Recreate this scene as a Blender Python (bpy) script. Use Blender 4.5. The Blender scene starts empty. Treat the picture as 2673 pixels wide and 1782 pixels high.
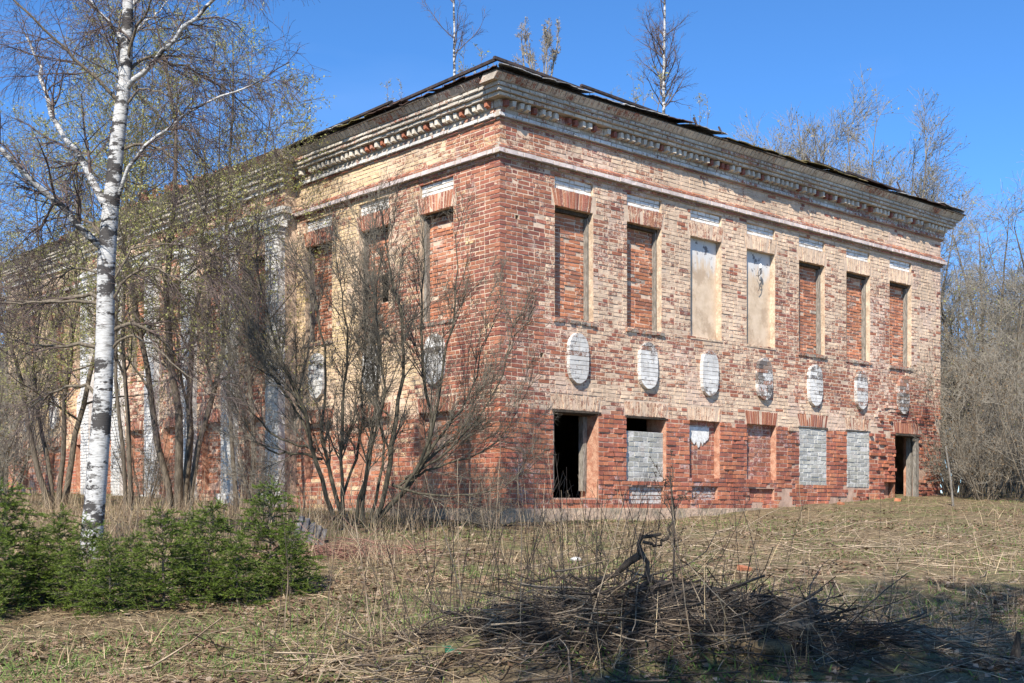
import bpy, math, random
import numpy as np

# ------------------------------------------------------------------ camera, sky, sun, exposure
scene = bpy.context.scene
cam_data = bpy.data.cameras.new('camera')
cam = bpy.data.objects.new('camera', cam_data)
scene.collection.objects.link(cam)
cam.location = (0, 0, 0)                      # the eye; heights below are measured from eye level
cam.rotation_euler = (math.radians(90), 0, 0)
cam_data.sensor_width = 36.0
cam_data.lens = 43.74
cam_data.shift_y = 0.162
cam_data.clip_start = 0.05
cam_data.clip_end = 2000
scene.camera = cam

SUN_EL = 42.0
SUN_DIR = np.array([-0.557, -1.847])          # horizontal direction towards the sun
SUN_DIR = SUN_DIR / np.linalg.norm(SUN_DIR)
world = bpy.data.worlds.new('World')
scene.world = world
world.use_nodes = True
wn = world.node_tree.nodes
wl = world.node_tree.links
bg = wn['Background']
sky = wn.new('ShaderNodeTexSky')
sky.sky_type = 'NISHITA'
sky.sun_disc = False
sky.sun_elevation = math.radians(SUN_EL)
sky.sun_rotation = math.atan2(SUN_DIR[0], SUN_DIR[1])
sky.altitude = 2600
sky.air_density = 1.0
sky.dust_density = 0.0
sky.ozone_density = 10.0
# thin cirrus veil over the whole sky
tcw = wn.new('ShaderNodeTexCoord')
mpw = wn.new('ShaderNodeMapping')
mpw.inputs['Scale'].default_value = (1.2, 2.6, 5.0)
mpw.inputs['Rotation'].default_value = (0.2, 0.35, 0.4)
nzw = wn.new('ShaderNodeTexNoise')
nzw.inputs['Scale'].default_value = 1.6
nzw.inputs['Detail'].default_value = 5
mrw = wn.new('ShaderNodeMapRange')
mrw.inputs['From Min'].default_value = 0.5
mrw.inputs['From Max'].default_value = 0.8
mrw.inputs['To Max'].default_value = 0.10
mxw = wn.new('ShaderNodeMix')
mxw.data_type = 'RGBA'
mxw.inputs[7].default_value = (5.5, 6.4, 7.6, 1)
wl.new(tcw.outputs['Generated'], mpw.inputs['Vector'])
wl.new(mpw.outputs['Vector'], nzw.inputs['Vector'])
wl.new(nzw.outputs['Fac'], mrw.inputs['Value'])
wl.new(mrw.outputs['Result'], mxw.inputs[0])
hsw = wn.new('ShaderNodeHueSaturation')
hsw.inputs['Saturation'].default_value = 1.06
hsw.inputs['Hue'].default_value = 0.497
wl.new(sky.outputs['Color'], hsw.inputs['Color'])
wl.new(hsw.outputs['Color'], mxw.inputs[6])
wl.new(mxw.outputs[2], bg.inputs['Color'])
bg.inputs['Strength'].default_value = 0.135

sun_data = bpy.data.lights.new('sun', 'SUN')
sun_data.energy = 5.0
sun_data.angle = math.radians(0.53)
sun_data.color = (1.0, 0.94, 0.85)
sun = bpy.data.objects.new('sun', sun_data)
scene.collection.objects.link(sun)
from mathutils import Vector
ce = math.cos(math.radians(SUN_EL))
sdir = Vector((SUN_DIR[0] * ce, SUN_DIR[1] * ce, math.sin(math.radians(SUN_EL))))
sun.rotation_euler = sdir.to_track_quat('Z', 'Y').to_euler()
sun.location = (-6, -20, 25)

vs = scene.view_settings
vs.view_transform = 'Standard'
vs.look = 'None'
vs.exposure = 0.76
vs.gamma = 1.0
vs.use_curve_mapping = False
cy = scene.cycles
cy.max_bounces = 3
cy.diffuse_bounces = 2
cy.glossy_bounces = 1
cy.transmission_bounces = 2
cy.transparent_max_bounces = 4

rng = np.random.default_rng(7)
random.seed(7)
COL = scene.collection

# ------------------------------------------------------------------ helpers: noise, meshes, tags
_perm = np.random.default_rng(3).random((256, 256))


def vnoise(x, y, seed=0):
    x = np.asarray(x, float) + seed * 17.31
    y = np.asarray(y, float) + seed * 9.77
    xi = np.floor(x).astype(int)
    yi = np.floor(y).astype(int)
    fx = x - xi
    fy = y - yi
    fx = fx * fx * (3 - 2 * fx)
    fy = fy * fy * (3 - 2 * fy)
    a = _perm[xi % 256, yi % 256]
    b = _perm[(xi + 1) % 256, yi % 256]
    c = _perm[xi % 256, (yi + 1) % 256]
    d = _perm[(xi + 1) % 256, (yi + 1) % 256]
    return (a * (1 - fx) + b * fx) * (1 - fy) + (c * (1 - fx) + d * fx) * fy


def fbm(x, y, oct=4, seed=0):
    v = 0
    a = 0.5
    for i in range(oct):
        v = v + a * vnoise(np.asarray(x) * 2 ** i, np.asarray(y) * 2 ** i, seed + i)
        a *= 0.5
    return v / (1 - 0.5 ** oct)


def make_mesh(name, V, Q=None, T=None, attrs=None, smooth=False, mat_idx=None):
    V = np.asarray(V, np.float32).reshape(-1, 3)
    parts = []
    starts = []
    pos = 0
    for A, k in ((Q, 4), (T, 3)):
        if A is not None and len(A):
            A = np.asarray(A, np.int32).reshape(-1, k)
            parts.append(A.ravel())
            starts.append(pos + np.arange(len(A)) * k)
            pos += A.size
    me = bpy.data.meshes.new(name)
    me.vertices.add(len(V))
    me.vertices.foreach_set('co', V.ravel())
    if parts:
        L = np.concatenate(parts)
        S = np.concatenate(starts).astype(np.int32)
        me.loops.add(len(L))
        me.loops.foreach_set('vertex_index', L)
        me.polygons.add(len(S))
        me.polygons.foreach_set('loop_start', S)
        me.polygons.foreach_set('use_smooth', np.full(len(S), smooth))
    if attrs:
        for an, av in attrs.items():
            at = me.color_attributes.new(an, 'FLOAT_COLOR', 'POINT')
            at.data.foreach_set('color', np.asarray(av, np.float32).ravel())
    me.update(calc_edges=True)
    return me


def link(name, me, mat=None, parent=None, loc=(0, 0, 0), rot=(0, 0, 0), scale=(1, 1, 1)):
    o = bpy.data.objects.new(name, me)
    COL.objects.link(o)
    o.location = loc
    o.rotation_euler = rot
    o.scale = scale
    if mat is not None and me is not None and not me.materials:
        me.materials.append(mat)
    if parent is not None:
        o.parent = parent
    return o


def tag(o, label=None, cat=None, group=None, kind=None):
    if label:
        o['label'] = label
    if cat:
        o['category'] = cat
    if group:
        o['group'] = group
    if kind:
        o['kind'] = kind
    return o


def thing(name, label, cat, loc=(0, 0, 0), rz=0.0, group=None, scale=1.0):
    o = bpy.data.objects.new(name, None)
    COL.objects.link(o)
    o.location = loc
    o.rotation_euler = (0, 0, rz)
    o.scale = (scale, scale, scale)
    o.empty_display_size = 0.2
    return tag(o, label, cat, group)


def copy_tree(root, loc, rz, scale, label, group=None):
    r = root.copy()
    COL.objects.link(r)
    r.location = loc
    r.rotation_euler = (0, 0, rz)
    r.scale = scale if isinstance(scale, tuple) else (scale,) * 3
    r['label'] = label
    if group:
        r['group'] = group
    for ch in list(root.children):
        c = ch.copy()
        COL.objects.link(c)
        c.parent = r
        for g in list(ch.children):
            d = g.copy()
            COL.objects.link(d)
            d.parent = c
    return r


# ------------------------------------------------------------------ materials
class NT:
    def __init__(self, name, rough=0.9):
        self.m = bpy.data.materials.new(name)
        self.m.use_nodes = True
        self.t = self.m.node_tree
        self.n = self.t.nodes
        self.b = self.n['Principled BSDF']
        self.b.inputs['Roughness'].default_value = rough
        self.b.inputs['Specular IOR Level'].default_value = 0.25
        self.tc = None

    def L(self, a, b):
        self.t.links.new(a, b)

    def coord(self, ref=None, kind='Object'):
        tc = self.n.new('ShaderNodeTexCoord')
        if ref is not None:
            tc.object = ref
        return tc.outputs[kind]

    def mapping(self, vec, scale=(1, 1, 1), loc=(0, 0, 0)):
        mp = self.n.new('ShaderNodeMapping')
        mp.inputs['Scale'].default_value = scale
        mp.inputs['Location'].default_value = loc
        self.L(vec, mp.inputs['Vector'])
        return mp.outputs['Vector']

    def noise(self, vec, scale, detail=4, rough=0.55, dist=0.0):
        nz = self.n.new('ShaderNodeTexNoise')
        nz.inputs['Scale'].default_value = scale
        nz.inputs['Detail'].default_value = detail
        nz.inputs['Roughness'].default_value = rough
        nz.inputs['Distortion'].default_value = dist
        if vec is not None:
            self.L(vec, nz.inputs['Vector'])
        return nz.outputs['Fac']

    def math(self, op, a, b=None, clamp=False):
        mn = self.n.new('ShaderNodeMath')
        mn.operation = op
        mn.use_clamp = clamp
        for i, v in enumerate((a, b)):
            if v is None:
                continue
            if isinstance(v, (int, float)):
                mn.inputs[i].default_value = v
            else:
                self.L(v, mn.inputs[i])
        return mn.outputs[0]

    def remap(self, v, a, b, c=0.0, d=1.0, smooth=True):
        mr = self.n.new('ShaderNodeMapRange')
        mr.interpolation_type = 'SMOOTHSTEP' if smooth else 'LINEAR'
        mr.inputs['From Min'].default_value = a
        mr.inputs['From Max'].default_value = b
        mr.inputs['To Min'].default_value = c
        mr.inputs['To Max'].default_value = d
        self.L(v, mr.inputs['Value'])
        return mr.outputs['Result']

    def mix(self, f, a, b, mode='MIX'):
        mx = self.n.new('ShaderNodeMix')
        mx.data_type = 'RGBA'
        mx.blend_type = mode
        for sock, v in ((mx.inputs[0], f), (mx.inputs[6], a), (mx.inputs[7], b)):
            if isinstance(v, (int, float)):
                sock.default_value = v
            elif isinstance(v, tuple):
                sock.default_value = (*v, 1.0)
            else:
                self.L(v, sock)
        return mx.outputs[2]

    def scale_col(self, col, fac):
        return self.mix(1.0, col, fac, 'MULTIPLY')

    def ramp(self, fac, stops):
        r = self.n.new('ShaderNodeValToRGB')
        el = r.color_ramp.elements
        while len(el) < len(stops):
            el.new(0.5)
        for e, (p, c) in zip(el, stops):
            e.position = p
            e.color = (*c, 1.0)
        self.L(fac, r.inputs['Fac'])
        return r.outputs['Color']

    def bump(self, h, strength=0.4, dist=0.01):
        bp = self.n.new('ShaderNodeBump')
        bp.inputs['Strength'].default_value = strength
        bp.inputs['Distance'].default_value = dist
        self.L(h, bp.inputs['Height'])
        self.L(bp.outputs['Normal'], self.b.inputs['Normal'])

    def color(self, c):
        if isinstance(c, tuple):
            self.b.inputs['Base Color'].default_value = (*c, 1.0)
        else:
            self.L(c, self.b.inputs['Base Color'])
        return self.m


def mat_brick(ref):
    k = NT('weathered_brick')
    co = k.coord(ref)
    at = k.n.new('ShaderNodeAttribute')
    at.attribute_name = 'bcol'
    ap = k.n.new('ShaderNodeAttribute')
    ap.attribute_name = 'pcol'
    n1 = k.noise(co, 10.0, 7, 0.70)
    n2 = k.noise(co, 46.0, 5, 0.66)
    n3 = k.noise(co, 1.1, 4, 0.6)
    n4 = k.noise(co, 90.0, 2, 0.5)
    s = k.math('ADD', k.math('MULTIPLY', n1, 0.52), k.math('MULTIPLY', n2, 0.48))
    s = k.math('ADD', s, ap.outputs['Alpha'])
    cov = k.remap(s, 0.93, 1.06)
    bfac = k.remap(n2, 0.25, 0.75, 0.72, 1.25)
    bcol = k.scale_col(at.outputs['Color'], bfac)
    pfac = k.remap(n1, 0.3, 0.7, 0.84, 1.08)
    pcol = k.scale_col(ap.outputs['Color'], pfac)
    col = k.mix(cov, bcol, pcol)
    # lime bloom and soot with shapes of their own
    bloom = k.remap(k.noise(co, 3.3, 6, 0.72), 0.56, 0.72, 0.0, 0.55)
    col = k.mix(bloom, col, (0.52, 0.43, 0.37))
    col = k.scale_col(col, k.remap(n3, 0.32, 0.68, 0.80, 1.10))
    dirt = k.math('MULTIPLY', k.remap(k.noise(k.mapping(co, (2.6, 2.6, 0.55)), 1.7, 8, 0.75), 0.54, 0.74), 0.60)
    col = k.mix(dirt, col, (0.105, 0.08, 0.062))
    pits = k.remap(n2, 0.66, 0.74, 0.0, 0.55)
    col = k.mix(pits, col, (0.09, 0.055, 0.045))
    k.bump(k.math('ADD', k.math('MULTIPLY', n2, 0.7), k.math('ADD', k.math('MULTIPLY', n4, 0.4), k.math('MULTIPLY', cov, 0.5))), 0.7, 0.008)
    return k.color(col)


def mat_mortar(ref):
    k = NT('old_mortar')
    co = k.coord(ref)
    sep = k.n.new('ShaderNodeSeparateXYZ')
    k.L(co, sep.inputs[0])
    n1 = k.noise(co, 6, 6, 0.65)
    n2 = k.noise(co, 1.3, 4, 0.6)
    h = k.math('ADD', sep.outputs[2], k.math('MULTIPLY', n2, 1.6))
    up = k.remap(h, 1.6, 2.7)
    col = k.mix(up, (0.46, 0.31, 0.23), (0.60, 0.455, 0.335))
    col = k.scale_col(col, k.remap(n1, 0.3, 0.7, 0.75, 1.15))
    k.bump(n1, 0.6, 0.01)
    return k.color(col)


def mat_noise(name, c1, c2, scale=6, rough=0.9, stretch=(1, 1, 1), detail=5, bump=0.3, lo=0.35, hi=0.65, bd=0.01, metal=0.0):
    k = NT(name, rough)
    co = k.mapping(k.coord(), stretch)
    n = k.noise(co, scale, detail, 0.62)
    col = k.mix(k.remap(n, lo, hi), c1, c2)
    n2 = k.noise(co, scale * 5, 3)
    col = k.scale_col(col, k.remap(n2, 0.3, 0.7, 0.8, 1.15))
    k.bump(k.math('ADD', n, k.math('MULTIPLY', n2, 0.4)), bump, bd)
    k.b.inputs['Metallic'].default_value = metal
    return k.color(col)


def mat_attr(name, rough=0.85, var=0.0, trans=0.0):
    k = NT(name, rough)
    at = k.n.new('ShaderNodeAttribute')
    at.attribute_name = 'col'
    col = at.outputs['Color']
    m = k.color(col)
    if trans > 0:
        k.b.inputs['Subsurface Weight'].default_value = 0.0
        out = k.n['Material Output']
        tr = k.n.new('ShaderNodeBsdfTranslucent')
        k.L(col, tr.inputs['Color'])
        ms = k.n.new('ShaderNodeMixShader')
        ms.inputs[0].default_value = trans
        k.L(k.b.outputs[0], ms.inputs[1])
        k.L(tr.outputs[0], ms.inputs[2])
        k.L(ms.outputs[0], out.inputs['Surface'])
    return m


def mat_birch():
    k = NT('birch_bark', 0.75)
    co = k.coord()
    n1 = k.noise(k.mapping(co, (7, 7, 26)), 1.0, 5, 0.6)
    n2 = k.noise(k.mapping(co, (2.6, 2.6, 5.5)), 1.0, 6, 0.7)
    n3 = k.noise(k.mapping(co, (14, 14, 70)), 1.0, 3, 0.6)
    col = k.ramp(n3, [(0.3, (0.30, 0.295, 0.28)), (0.6, (0.52, 0.51, 0.49))])
    lent = k.remap(n1, 0.55, 0.64)
    col = k.mix(k.math('MULTIPLY', lent, 0.8), col, (0.12, 0.11, 0.10))
    black = k.remap(n2, 0.50, 0.545)
    col = k.mix(black, col, (0.055, 0.05, 0.047))
    k.bump(k.math('SUBTRACT', n3, k.math('MULTIPLY', black, 0.8)), 0.5, 0.01)
    return k.color(col)


M = {}
M['bark'] = mat_noise('grey_bark', (0.105, 0.085, 0.062), (0.20, 0.165, 0.12), 14, stretch=(3, 3, 0.6), bump=0.7)
M['bark_green'] = mat_noise('mossy_bark', (0.05, 0.043, 0.03), (0.115, 0.10, 0.068), 12, stretch=(3, 3, 0.6), bump=0.6)
M['bark_dark'] = mat_noise('dark_sallow_bark', (0.07, 0.055, 0.04), (0.16, 0.13, 0.095), 12, stretch=(3, 3, 0.6), bump=0.7)
M['twig'] = mat_noise('twig_bark', (0.12, 0.098, 0.076), (0.21, 0.178, 0.138), 8, bump=0.0)
M['twig_birch'] = mat_noise('birch_twig_bark', (0.09, 0.065, 0.058), (0.155, 0.115, 0.10), 8, bump=0.0)
M['twig_grey'] = mat_noise('grey_twig_bark', (0.17, 0.15, 0.12), (0.28, 0.25, 0.20), 8, bump=0.0)
M['twig_shrub'] = mat_noise('shrub_twig_bark', (0.085, 0.072, 0.055), (0.17, 0.148, 0.112), 9, bump=0.0)
M['birch'] = mat_birch()
M['leaf'] = mat_attr('young_leaves', 0.6, trans=0.35)
M['needle'] = mat_attr('spruce_needles', 0.5, trans=0.15)
M['straw'] = mat_attr('dry_straw', 0.8, trans=0.1)
M['wood'] = mat_noise('grey_weathered_wood', (0.13, 0.115, 0.095), (0.30, 0.27, 0.23), 9, stretch=(6, 6, 1), bump=0.6)
M['dark_wood'] = mat_noise('dark_rotten_wood', (0.035, 0.028, 0.022), (0.10, 0.078, 0.058), 9, stretch=(4, 4, 1), bump=0.7)
M['log'] = mat_noise('old_log_wood', (0.035, 0.028, 0.021), (0.15, 0.128, 0.10), 5, stretch=(1, 6, 6), bump=0.8, bd=0.02)
M['plaster'] = mat_noise('cream_plaster', (0.42, 0.31, 0.215), (0.60, 0.475, 0.345), 5, bump=0.6)
M['brick_dust'] = mat_noise('worn_brick_reveal', (0.36, 0.16, 0.10), (0.52, 0.31, 0.21), 9, bump=0.8)
M['plaster_white'] = mat_noise('white_limewash', (0.60, 0.58, 0.54), (0.78, 0.77, 0.74), 7, bump=0.6)
M['plinth'] = mat_noise('plinth_render', (0.25, 0.21, 0.15), (0.50, 0.36, 0.26), 3.4, detail=8, bump=1.0, bd=0.04)
M['rust'] = mat_noise('rusty_roof_tin', (0.045, 0.028, 0.022), (0.14, 0.082, 0.06), 3.5, 0.7, bump=0.4, metal=0.15)
M['tin'] = mat_noise('pale_roof_tin', (0.20, 0.19, 0.18), (0.50, 0.49, 0.47), 4, 0.6, bump=0.3, metal=0.2)
M['moss'] = mat_noise('mossy_roof', (0.11, 0.10, 0.035), (0.22, 0.17, 0.085), 7, bump=0.8, bd=0.03)
M['dark_tin'] = mat_noise('blackened_batten', (0.03, 0.025, 0.023), (0.07, 0.05, 0.045), 8, 0.7, bump=0.3)
M['iron'] = mat_noise('black_iron', (0.03, 0.03, 0.03), (0.07, 0.06, 0.055), 9, 0.6, bump=0.2)
M['porcelain'] = mat_noise('white_porcelain', (0.70, 0.70, 0.68), (0.80, 0.80, 0.78), 5, 0.25, bump=0.05)
M['slate'] = mat_noise('grey_asbestos_sheet', (0.07, 0.065, 0.065), (0.16, 0.15, 0.145), 6, 0.85, bump=0.3)
M['stone'] = mat_noise('pale_stone', (0.42, 0.40, 0.37), (0.62, 0.60, 0.57), 8, bump=0.6)
M['green_plastic'] = mat_noise('green_plastic', (0.04, 0.15, 0.09), (0.07, 0.21, 0.13), 5, 0.35, bump=0.1)

# ------------------------------------------------------------------ ground
# house corner and facade axes (metres)
CX, CY = -0.19, 19.4
A_R = math.radians(48)
U = np.array([math.sin(A_R), math.cos(A_R)])          # along the right facade
VD = np.array([-math.cos(A_R), math.sin(A_R)])        # along the left facade
LR, LL = 13.4, 20.8


def gz(x, y):
    x = np.asarray(x, float)
    y = np.asarray(y, float)
    yy = np.where(y < 29, y, 29 + (y - 29) * 0.15)
    yy = np.where(y > 60, 29 + 31 * 0.15 - (y - 60) * 0.25, yy)
    z = -1.43 + 0.06 * yy
    z = z + 0.07 * (fbm(x * 0.5, y * 0.5, 3, 5) - 0.5) + 0.10 * (fbm(x * 2.2, y * 2.2, 3, 9) - 0.5) * np.clip((40 - y) / 20, 0, 1)
    # foreground mound of cut stems and rotten logs
    m = np.exp(-(((x - 0.75) / 1.25) ** 2 + ((y - 7.85) / 0.75) ** 2) ** 1.1)
    z = z + 0.30 * m
    m2 = np.exp(-(((x - 2.2) / 1.0) ** 2 + ((y - 7.3) / 0.55) ** 2))
    z = z + 0.10 * m2
    # low bank in front of the left facade
    b = np.exp(-(((x + 5.2) / 3.0) ** 2 + ((y - 18.0) / 2.2) ** 2))
    z = z + 0.16 * b
    # dip along the right facade
    c = np.exp(-(((x - 3.6) / 2.6) ** 2 + ((y - 21.8) / 2.0) ** 2))
    z = z - 0.10 * c
    return z


def axis(segs):
    return np.concatenate([np.linspace(a, b, n, endpoint=False) for a, b, n in segs] + [[segs[-1][1]]])


gx = axis([(-400, -60, 14), (-60, -16, 30), (-16, 16, 330), (16, 60, 30), (60, 400, 14)])
gy = axis([(-60, 2, 24), (2, 5.5, 14), (5.5, 14, 130), (14, 32, 170), (32, 70, 40), (70, 600, 30)])
GX, GY = np.meshgrid(gx, gy)
GZ = gz(GX, GY)
GV = np.stack([GX, GY, GZ], -1).reshape(-1, 3)
nx, ny = len(gx), len(gy)
ii = np.arange(nx * ny).reshape(ny, nx)
GQ = np.stack([ii[:-1, :-1], ii[:-1, 1:], ii[1:, 1:], ii[1:, :-1]], -1).reshape(-1, 4)


def mat_ground():
    k = NT('meadow_litter', 0.95)
    co = k.coord()
    n1 = k.noise(co, 0.55, 5, 0.6)
    n2 = k.noise(co, 9, 6, 0.7)
    n3 = k.noise(co, 60, 4, 0.6)
    n4 = k.noise(co, 1.7, 5, 0.65)
    col = k.ramp(n2, [(0.30, (0.075, 0.052, 0.031)), (0.5, (0.19, 0.14, 0.08)), (0.68, (0.33, 0.25, 0.15))])
    col = k.scale_col(col, k.remap(n3, 0.3, 0.7, 0.65, 1.3))
    green = k.math('MULTIPLY', k.remap(n4, 0.47, 0.60), k.remap(n2, 0.34, 0.52))
    col = k.mix(k.math('MULTIPLY', green, 0.55), col, (0.10, 0.125, 0.035))
    k.bump(k.math('ADD', n2, n3), 0.9, 0.03)
    return k.color(col)


ground = link('ground', make_mesh('ground', GV, GQ, smooth=True), mat_ground())
tag(ground, kind='structure')

# ------------------------------------------------------------------ the house: facades made of courses of real bricks
house = thing('derelict_brick_house', 'derelict two-storey red brick manor house with peeling cream limewash and ruined roof', 'house', (CX, CY, 0))
M['brick'] = mat_brick(house)
M['mortar'] = mat_mortar(house)
ZB = -0.02          # top of the plinth


class Facade:
    def __init__(self, o, u, n, flip):
        self.o = np.array(o, float)
        self.u = np.array(u, float)
        self.n = np.array(n, float)
        self.flip = flip

    def P(self, s, d, z):
        s = np.asarray(s, float)
        d = np.asarray(d, float) + 0 * s
        z = np.asarray(z, float) + 0 * s
        return np.stack([self.o[0] + s * self.u[0] + d * self.n[0], self.o[1] + s * self.u[1] + d * self.n[1], z], -1)

    def fx(self, Q):
        return Q[:, ::-1] if self.flip else Q


FR = Facade((0, 0), U, -VD, False)
FL = Facade((0, 0), VD, -U, True)


def quads_to_prisms(fac, quad, db, df, inset=0.004, seed=0, jit=0.002):
    """quad (N,4,2) corners (s,z) ccw from lower left; db,df (N,) or (N,4) back and front offsets"""
    r = np.random.default_rng(seed + 11)
    N = len(quad)
    db = np.broadcast_to(np.asarray(db, float).reshape(N, -1) if np.ndim(db) else np.full((N, 1), db), (N, 4))
    df = np.broadcast_to(np.asarray(df, float).reshape(N, -1) if np.ndim(df) else np.full((N, 1), df), (N, 4))
    c = quad.mean(1, keepdims=True)
    dirv = c - quad
    front = quad + np.sign(dirv) * np.minimum(np.abs(dirv) * 0.4, inset)
    front = front + r.normal(0, jit, front.shape)
    dff = df + r.normal(0, jit * 0.8, df.shape)
    back = fac.P(quad[..., 0], db, quad[..., 1])
    fr = fac.P(front[..., 0], dff, front[..., 1])
    Vv = np.concatenate([back, fr], 1)
    b = (np.arange(N) * 8)[:, None]
    F = np.array([[4, 5, 6, 7], [0, 1, 5, 4], [1, 2, 6, 5], [2, 3, 7, 6], [3, 0, 4, 7], [3, 2, 1, 0]])
    Q = (b[:, :, None] + F[None]).reshape(-1, 4)
    return Vv, fac.fx(Q)


PAL = np.array([1.04, 1.13, 1.16]) * np.array([[0.37, 0.13, 0.075], [0.32, 0.107, 0.066], [0.41, 0.155, 0.087], [0.29, 0.10, 0.068], [0.35, 0.12, 0.078], [0.25, 0.086, 0.06], [0.43, 0.17, 0.095], [0.36, 0.125, 0.07]])
PAL_INFILL = np.array([[0.48, 0.19, 0.10], [0.43, 0.165, 0.09], [0.51, 0.22, 0.12], [0.38, 0.16, 0.10]])
PAL_GREY = np.array([[0.42, 0.41, 0.365], [0.46, 0.45, 0.405], [0.38, 0.37, 0.32], [0.44, 0.435, 0.40]])
PAL_SOOT = np.array([[0.17, 0.14, 0.12], [0.24, 0.17, 0.13], [0.30, 0.15, 0.10], [0.13, 0.11, 0.10]])
CREAM = np.array([0.70, 0.52, 0.365])
YELLOW = np.array([0.70, 0.52, 0.28])
WHITE = np.array([0.66, 0.64, 0.60])
PINK = np.array([0.64, 0.46, 0.42])
STONEY = np.array([0.56, 0.50, 0.41])


def brick_attrs(n, pal, pcol, palpha, r):
    b = pal[r.integers(0, len(pal), n)] * r.uniform(0.82, 1.16, (n, 1))
    bc = np.concatenate([b, np.ones((n, 1))], 1)
    pc = np.concatenate([np.broadcast_to(pcol, (n, 3)) * r.uniform(0.92, 1.06, (n, 1)), np.asarray(palpha, float).reshape(-1, 1) + np.zeros((n, 1))], 1)
    return {'bcol': np.repeat(bc, 8, 0), 'pcol': np.repeat(pc, 8, 0)}


def lay_courses(zs, s0, s1, blocks, r, stretcher=0.242, header=0.118, joint=0.011, drop=0.003):
    """zs list of (z0,z1); blocks: rects (a,b,c,d) in s,z which hold no bricks -> (N,4) array s0,s1,z0,z1 and course ids"""
    out = []
    cid = []
    for k, (z0, z1) in enumerate(zs):
        zm = 0.5 * (z0 + z1)
        cuts = sorted([(a, b) for a, b, c, d in blocks if c < zm < d])
        free = []
        p = s0
        for a, b in cuts:
            if a > p:
                free.append((p, min(a, s1)))
            p = max(p, b)
        if p < s1:
            free.append((p, s1))
        for (a, b) in free:
            x = a
            alt = (k + int(a * 7)) % 2
            while x < b - 0.03:
                w = (stretcher if alt else header) * r.uniform(0.93, 1.07)
                if r.random() < 0.12:
                    alt = 1 - alt
                alt = 1 - alt
                e = x + w
                if b - e < 0.06:
                    e = b
                if r.random() > drop:
                    dz = r.normal(0, 0.0015)
                    out.append((x + joint / 2, min(e, b) - joint / 2, z0 + joint / 2 + dz, z1 - joint / 2 + dz))
                    cid.append(k)
                x = e
    return np.array(out), np.array(cid)


def rect_quads(R):
    return np.stack([np.stack([R[:, 0], R[:, 2]], -1), np.stack([R[:, 1], R[:, 2]], -1), np.stack([R[:, 1], R[:, 3]], -1), np.stack([R[:, 0], R[:, 3]], -1)], 1)


def wall_core(fac, s0, s1, z0, z1, holes, d0=0.0):
    """one sheet with real reveals; holes: (a,b,c,d,depth,closed)"""
    ss = sorted(set([s0, s1] + [v for h in holes for v in h[:2]]))
    zz = sorted(set([z0, z1] + [v for h in holes for v in h[2:4]]))
    ss = [v for v in ss if s0 - 1e-6 <= v <= s1 + 1e-6]
    zz = [v for v in zz if z0 - 1e-6 <= v <= z1 + 1e-6]
    V = []
    Q = []

    def quad(p):
        i = len(V)
        V.extend(p)
        Q.append((i, i + 1, i + 2, i + 3))
    for i in range(len(ss) - 1):
        for j in range(len(zz) - 1):
            sm, zm = 0.5 * (ss[i] + ss[i + 1]), 0.5 * (zz[j] + zz[j + 1])
            if any(h[0] < sm < h[1] and h[2] < zm < h[3] for h in holes):
                continue
            quad([fac.P(ss[i], d0, zz[j]), fac.P(ss[i + 1], d0, zz[j]), fac.P(ss[i + 1], d0, zz[j + 1]), fac.P(ss[i], d0, zz[j + 1])])
    RV = []
    RQ = []
    for a, b, c, d, dep, closed in holes:
        for (p, q) in (((a, c), (a, d)), ((b, d), (b, c)), ((a, d), (b, d)), ((b, c), (a, c))):
            i = len(RV)
            RV.extend([fac.P(p[0], d0 + 0.004, p[1]), fac.P(q[0], d0 + 0.004, q[1]), fac.P(q[0], d0 - dep, q[1]), fac.P(p[0], d0 - dep, p[1])])
            RQ.append((i, i + 1, i + 2, i + 3))
        if closed:
            i = len(RV)
            RV.extend([fac.P(a, d0 - dep, c), fac.P(b, d0 - dep, c), fac.P(b, d0 - dep, d), fac.P(a, d0 - dep, d)])
            RQ.append((i, i + 1, i + 2, i + 3))
    return np.array(V), np.array(Q), np.array(RV), np.array(RQ)


def link_reveals(RV, RQ, holes, core):
    i = 0
    for h in holes:
        n = 20 if h[5] else 16
        seg = RV[i:i + n]
        mt = M['brick_dust'] if h[3] < 2.2 else M['plaster']
        link('reveal', make_mesh('reveal', seg, np.arange(n).reshape(-1, 4)), mt, core)
        i += n


def box_fac(fac, s0, s1, d0, d1, z0, z1, wob=0.0, seed=0):
    V, Q = quads_to_prisms(fac, np.array([[[s0, z0], [s1, z0], [s1, z1], [s0, z1]]], float), d0, d1, 0.003, seed, wob)
    return V.reshape(-1, 3), Q


def merge(parts):
    Vs, Qs = [], []
    k = 0
    for V, Q in parts:
        V = np.asarray(V).reshape(-1, 3)
        Vs.append(V)
        Qs.append(np.asarray(Q) + k)
        k += len(V)
    return np.concatenate(Vs), np.concatenate(Qs)


def plain_attrs(n, bcol, pcol=(0.6, 0.5, 0.35), alpha=0.0):
    return {'bcol': np.tile(np.array([*bcol, 1.0]), (n, 1)), 'pcol': np.tile(np.array([*pcol, alpha]), (n, 1))}


COURSE = 0.0762
Z_STR0, Z_STR1 = 5.46, 5.70
Z_COR0 = 6.05


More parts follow.
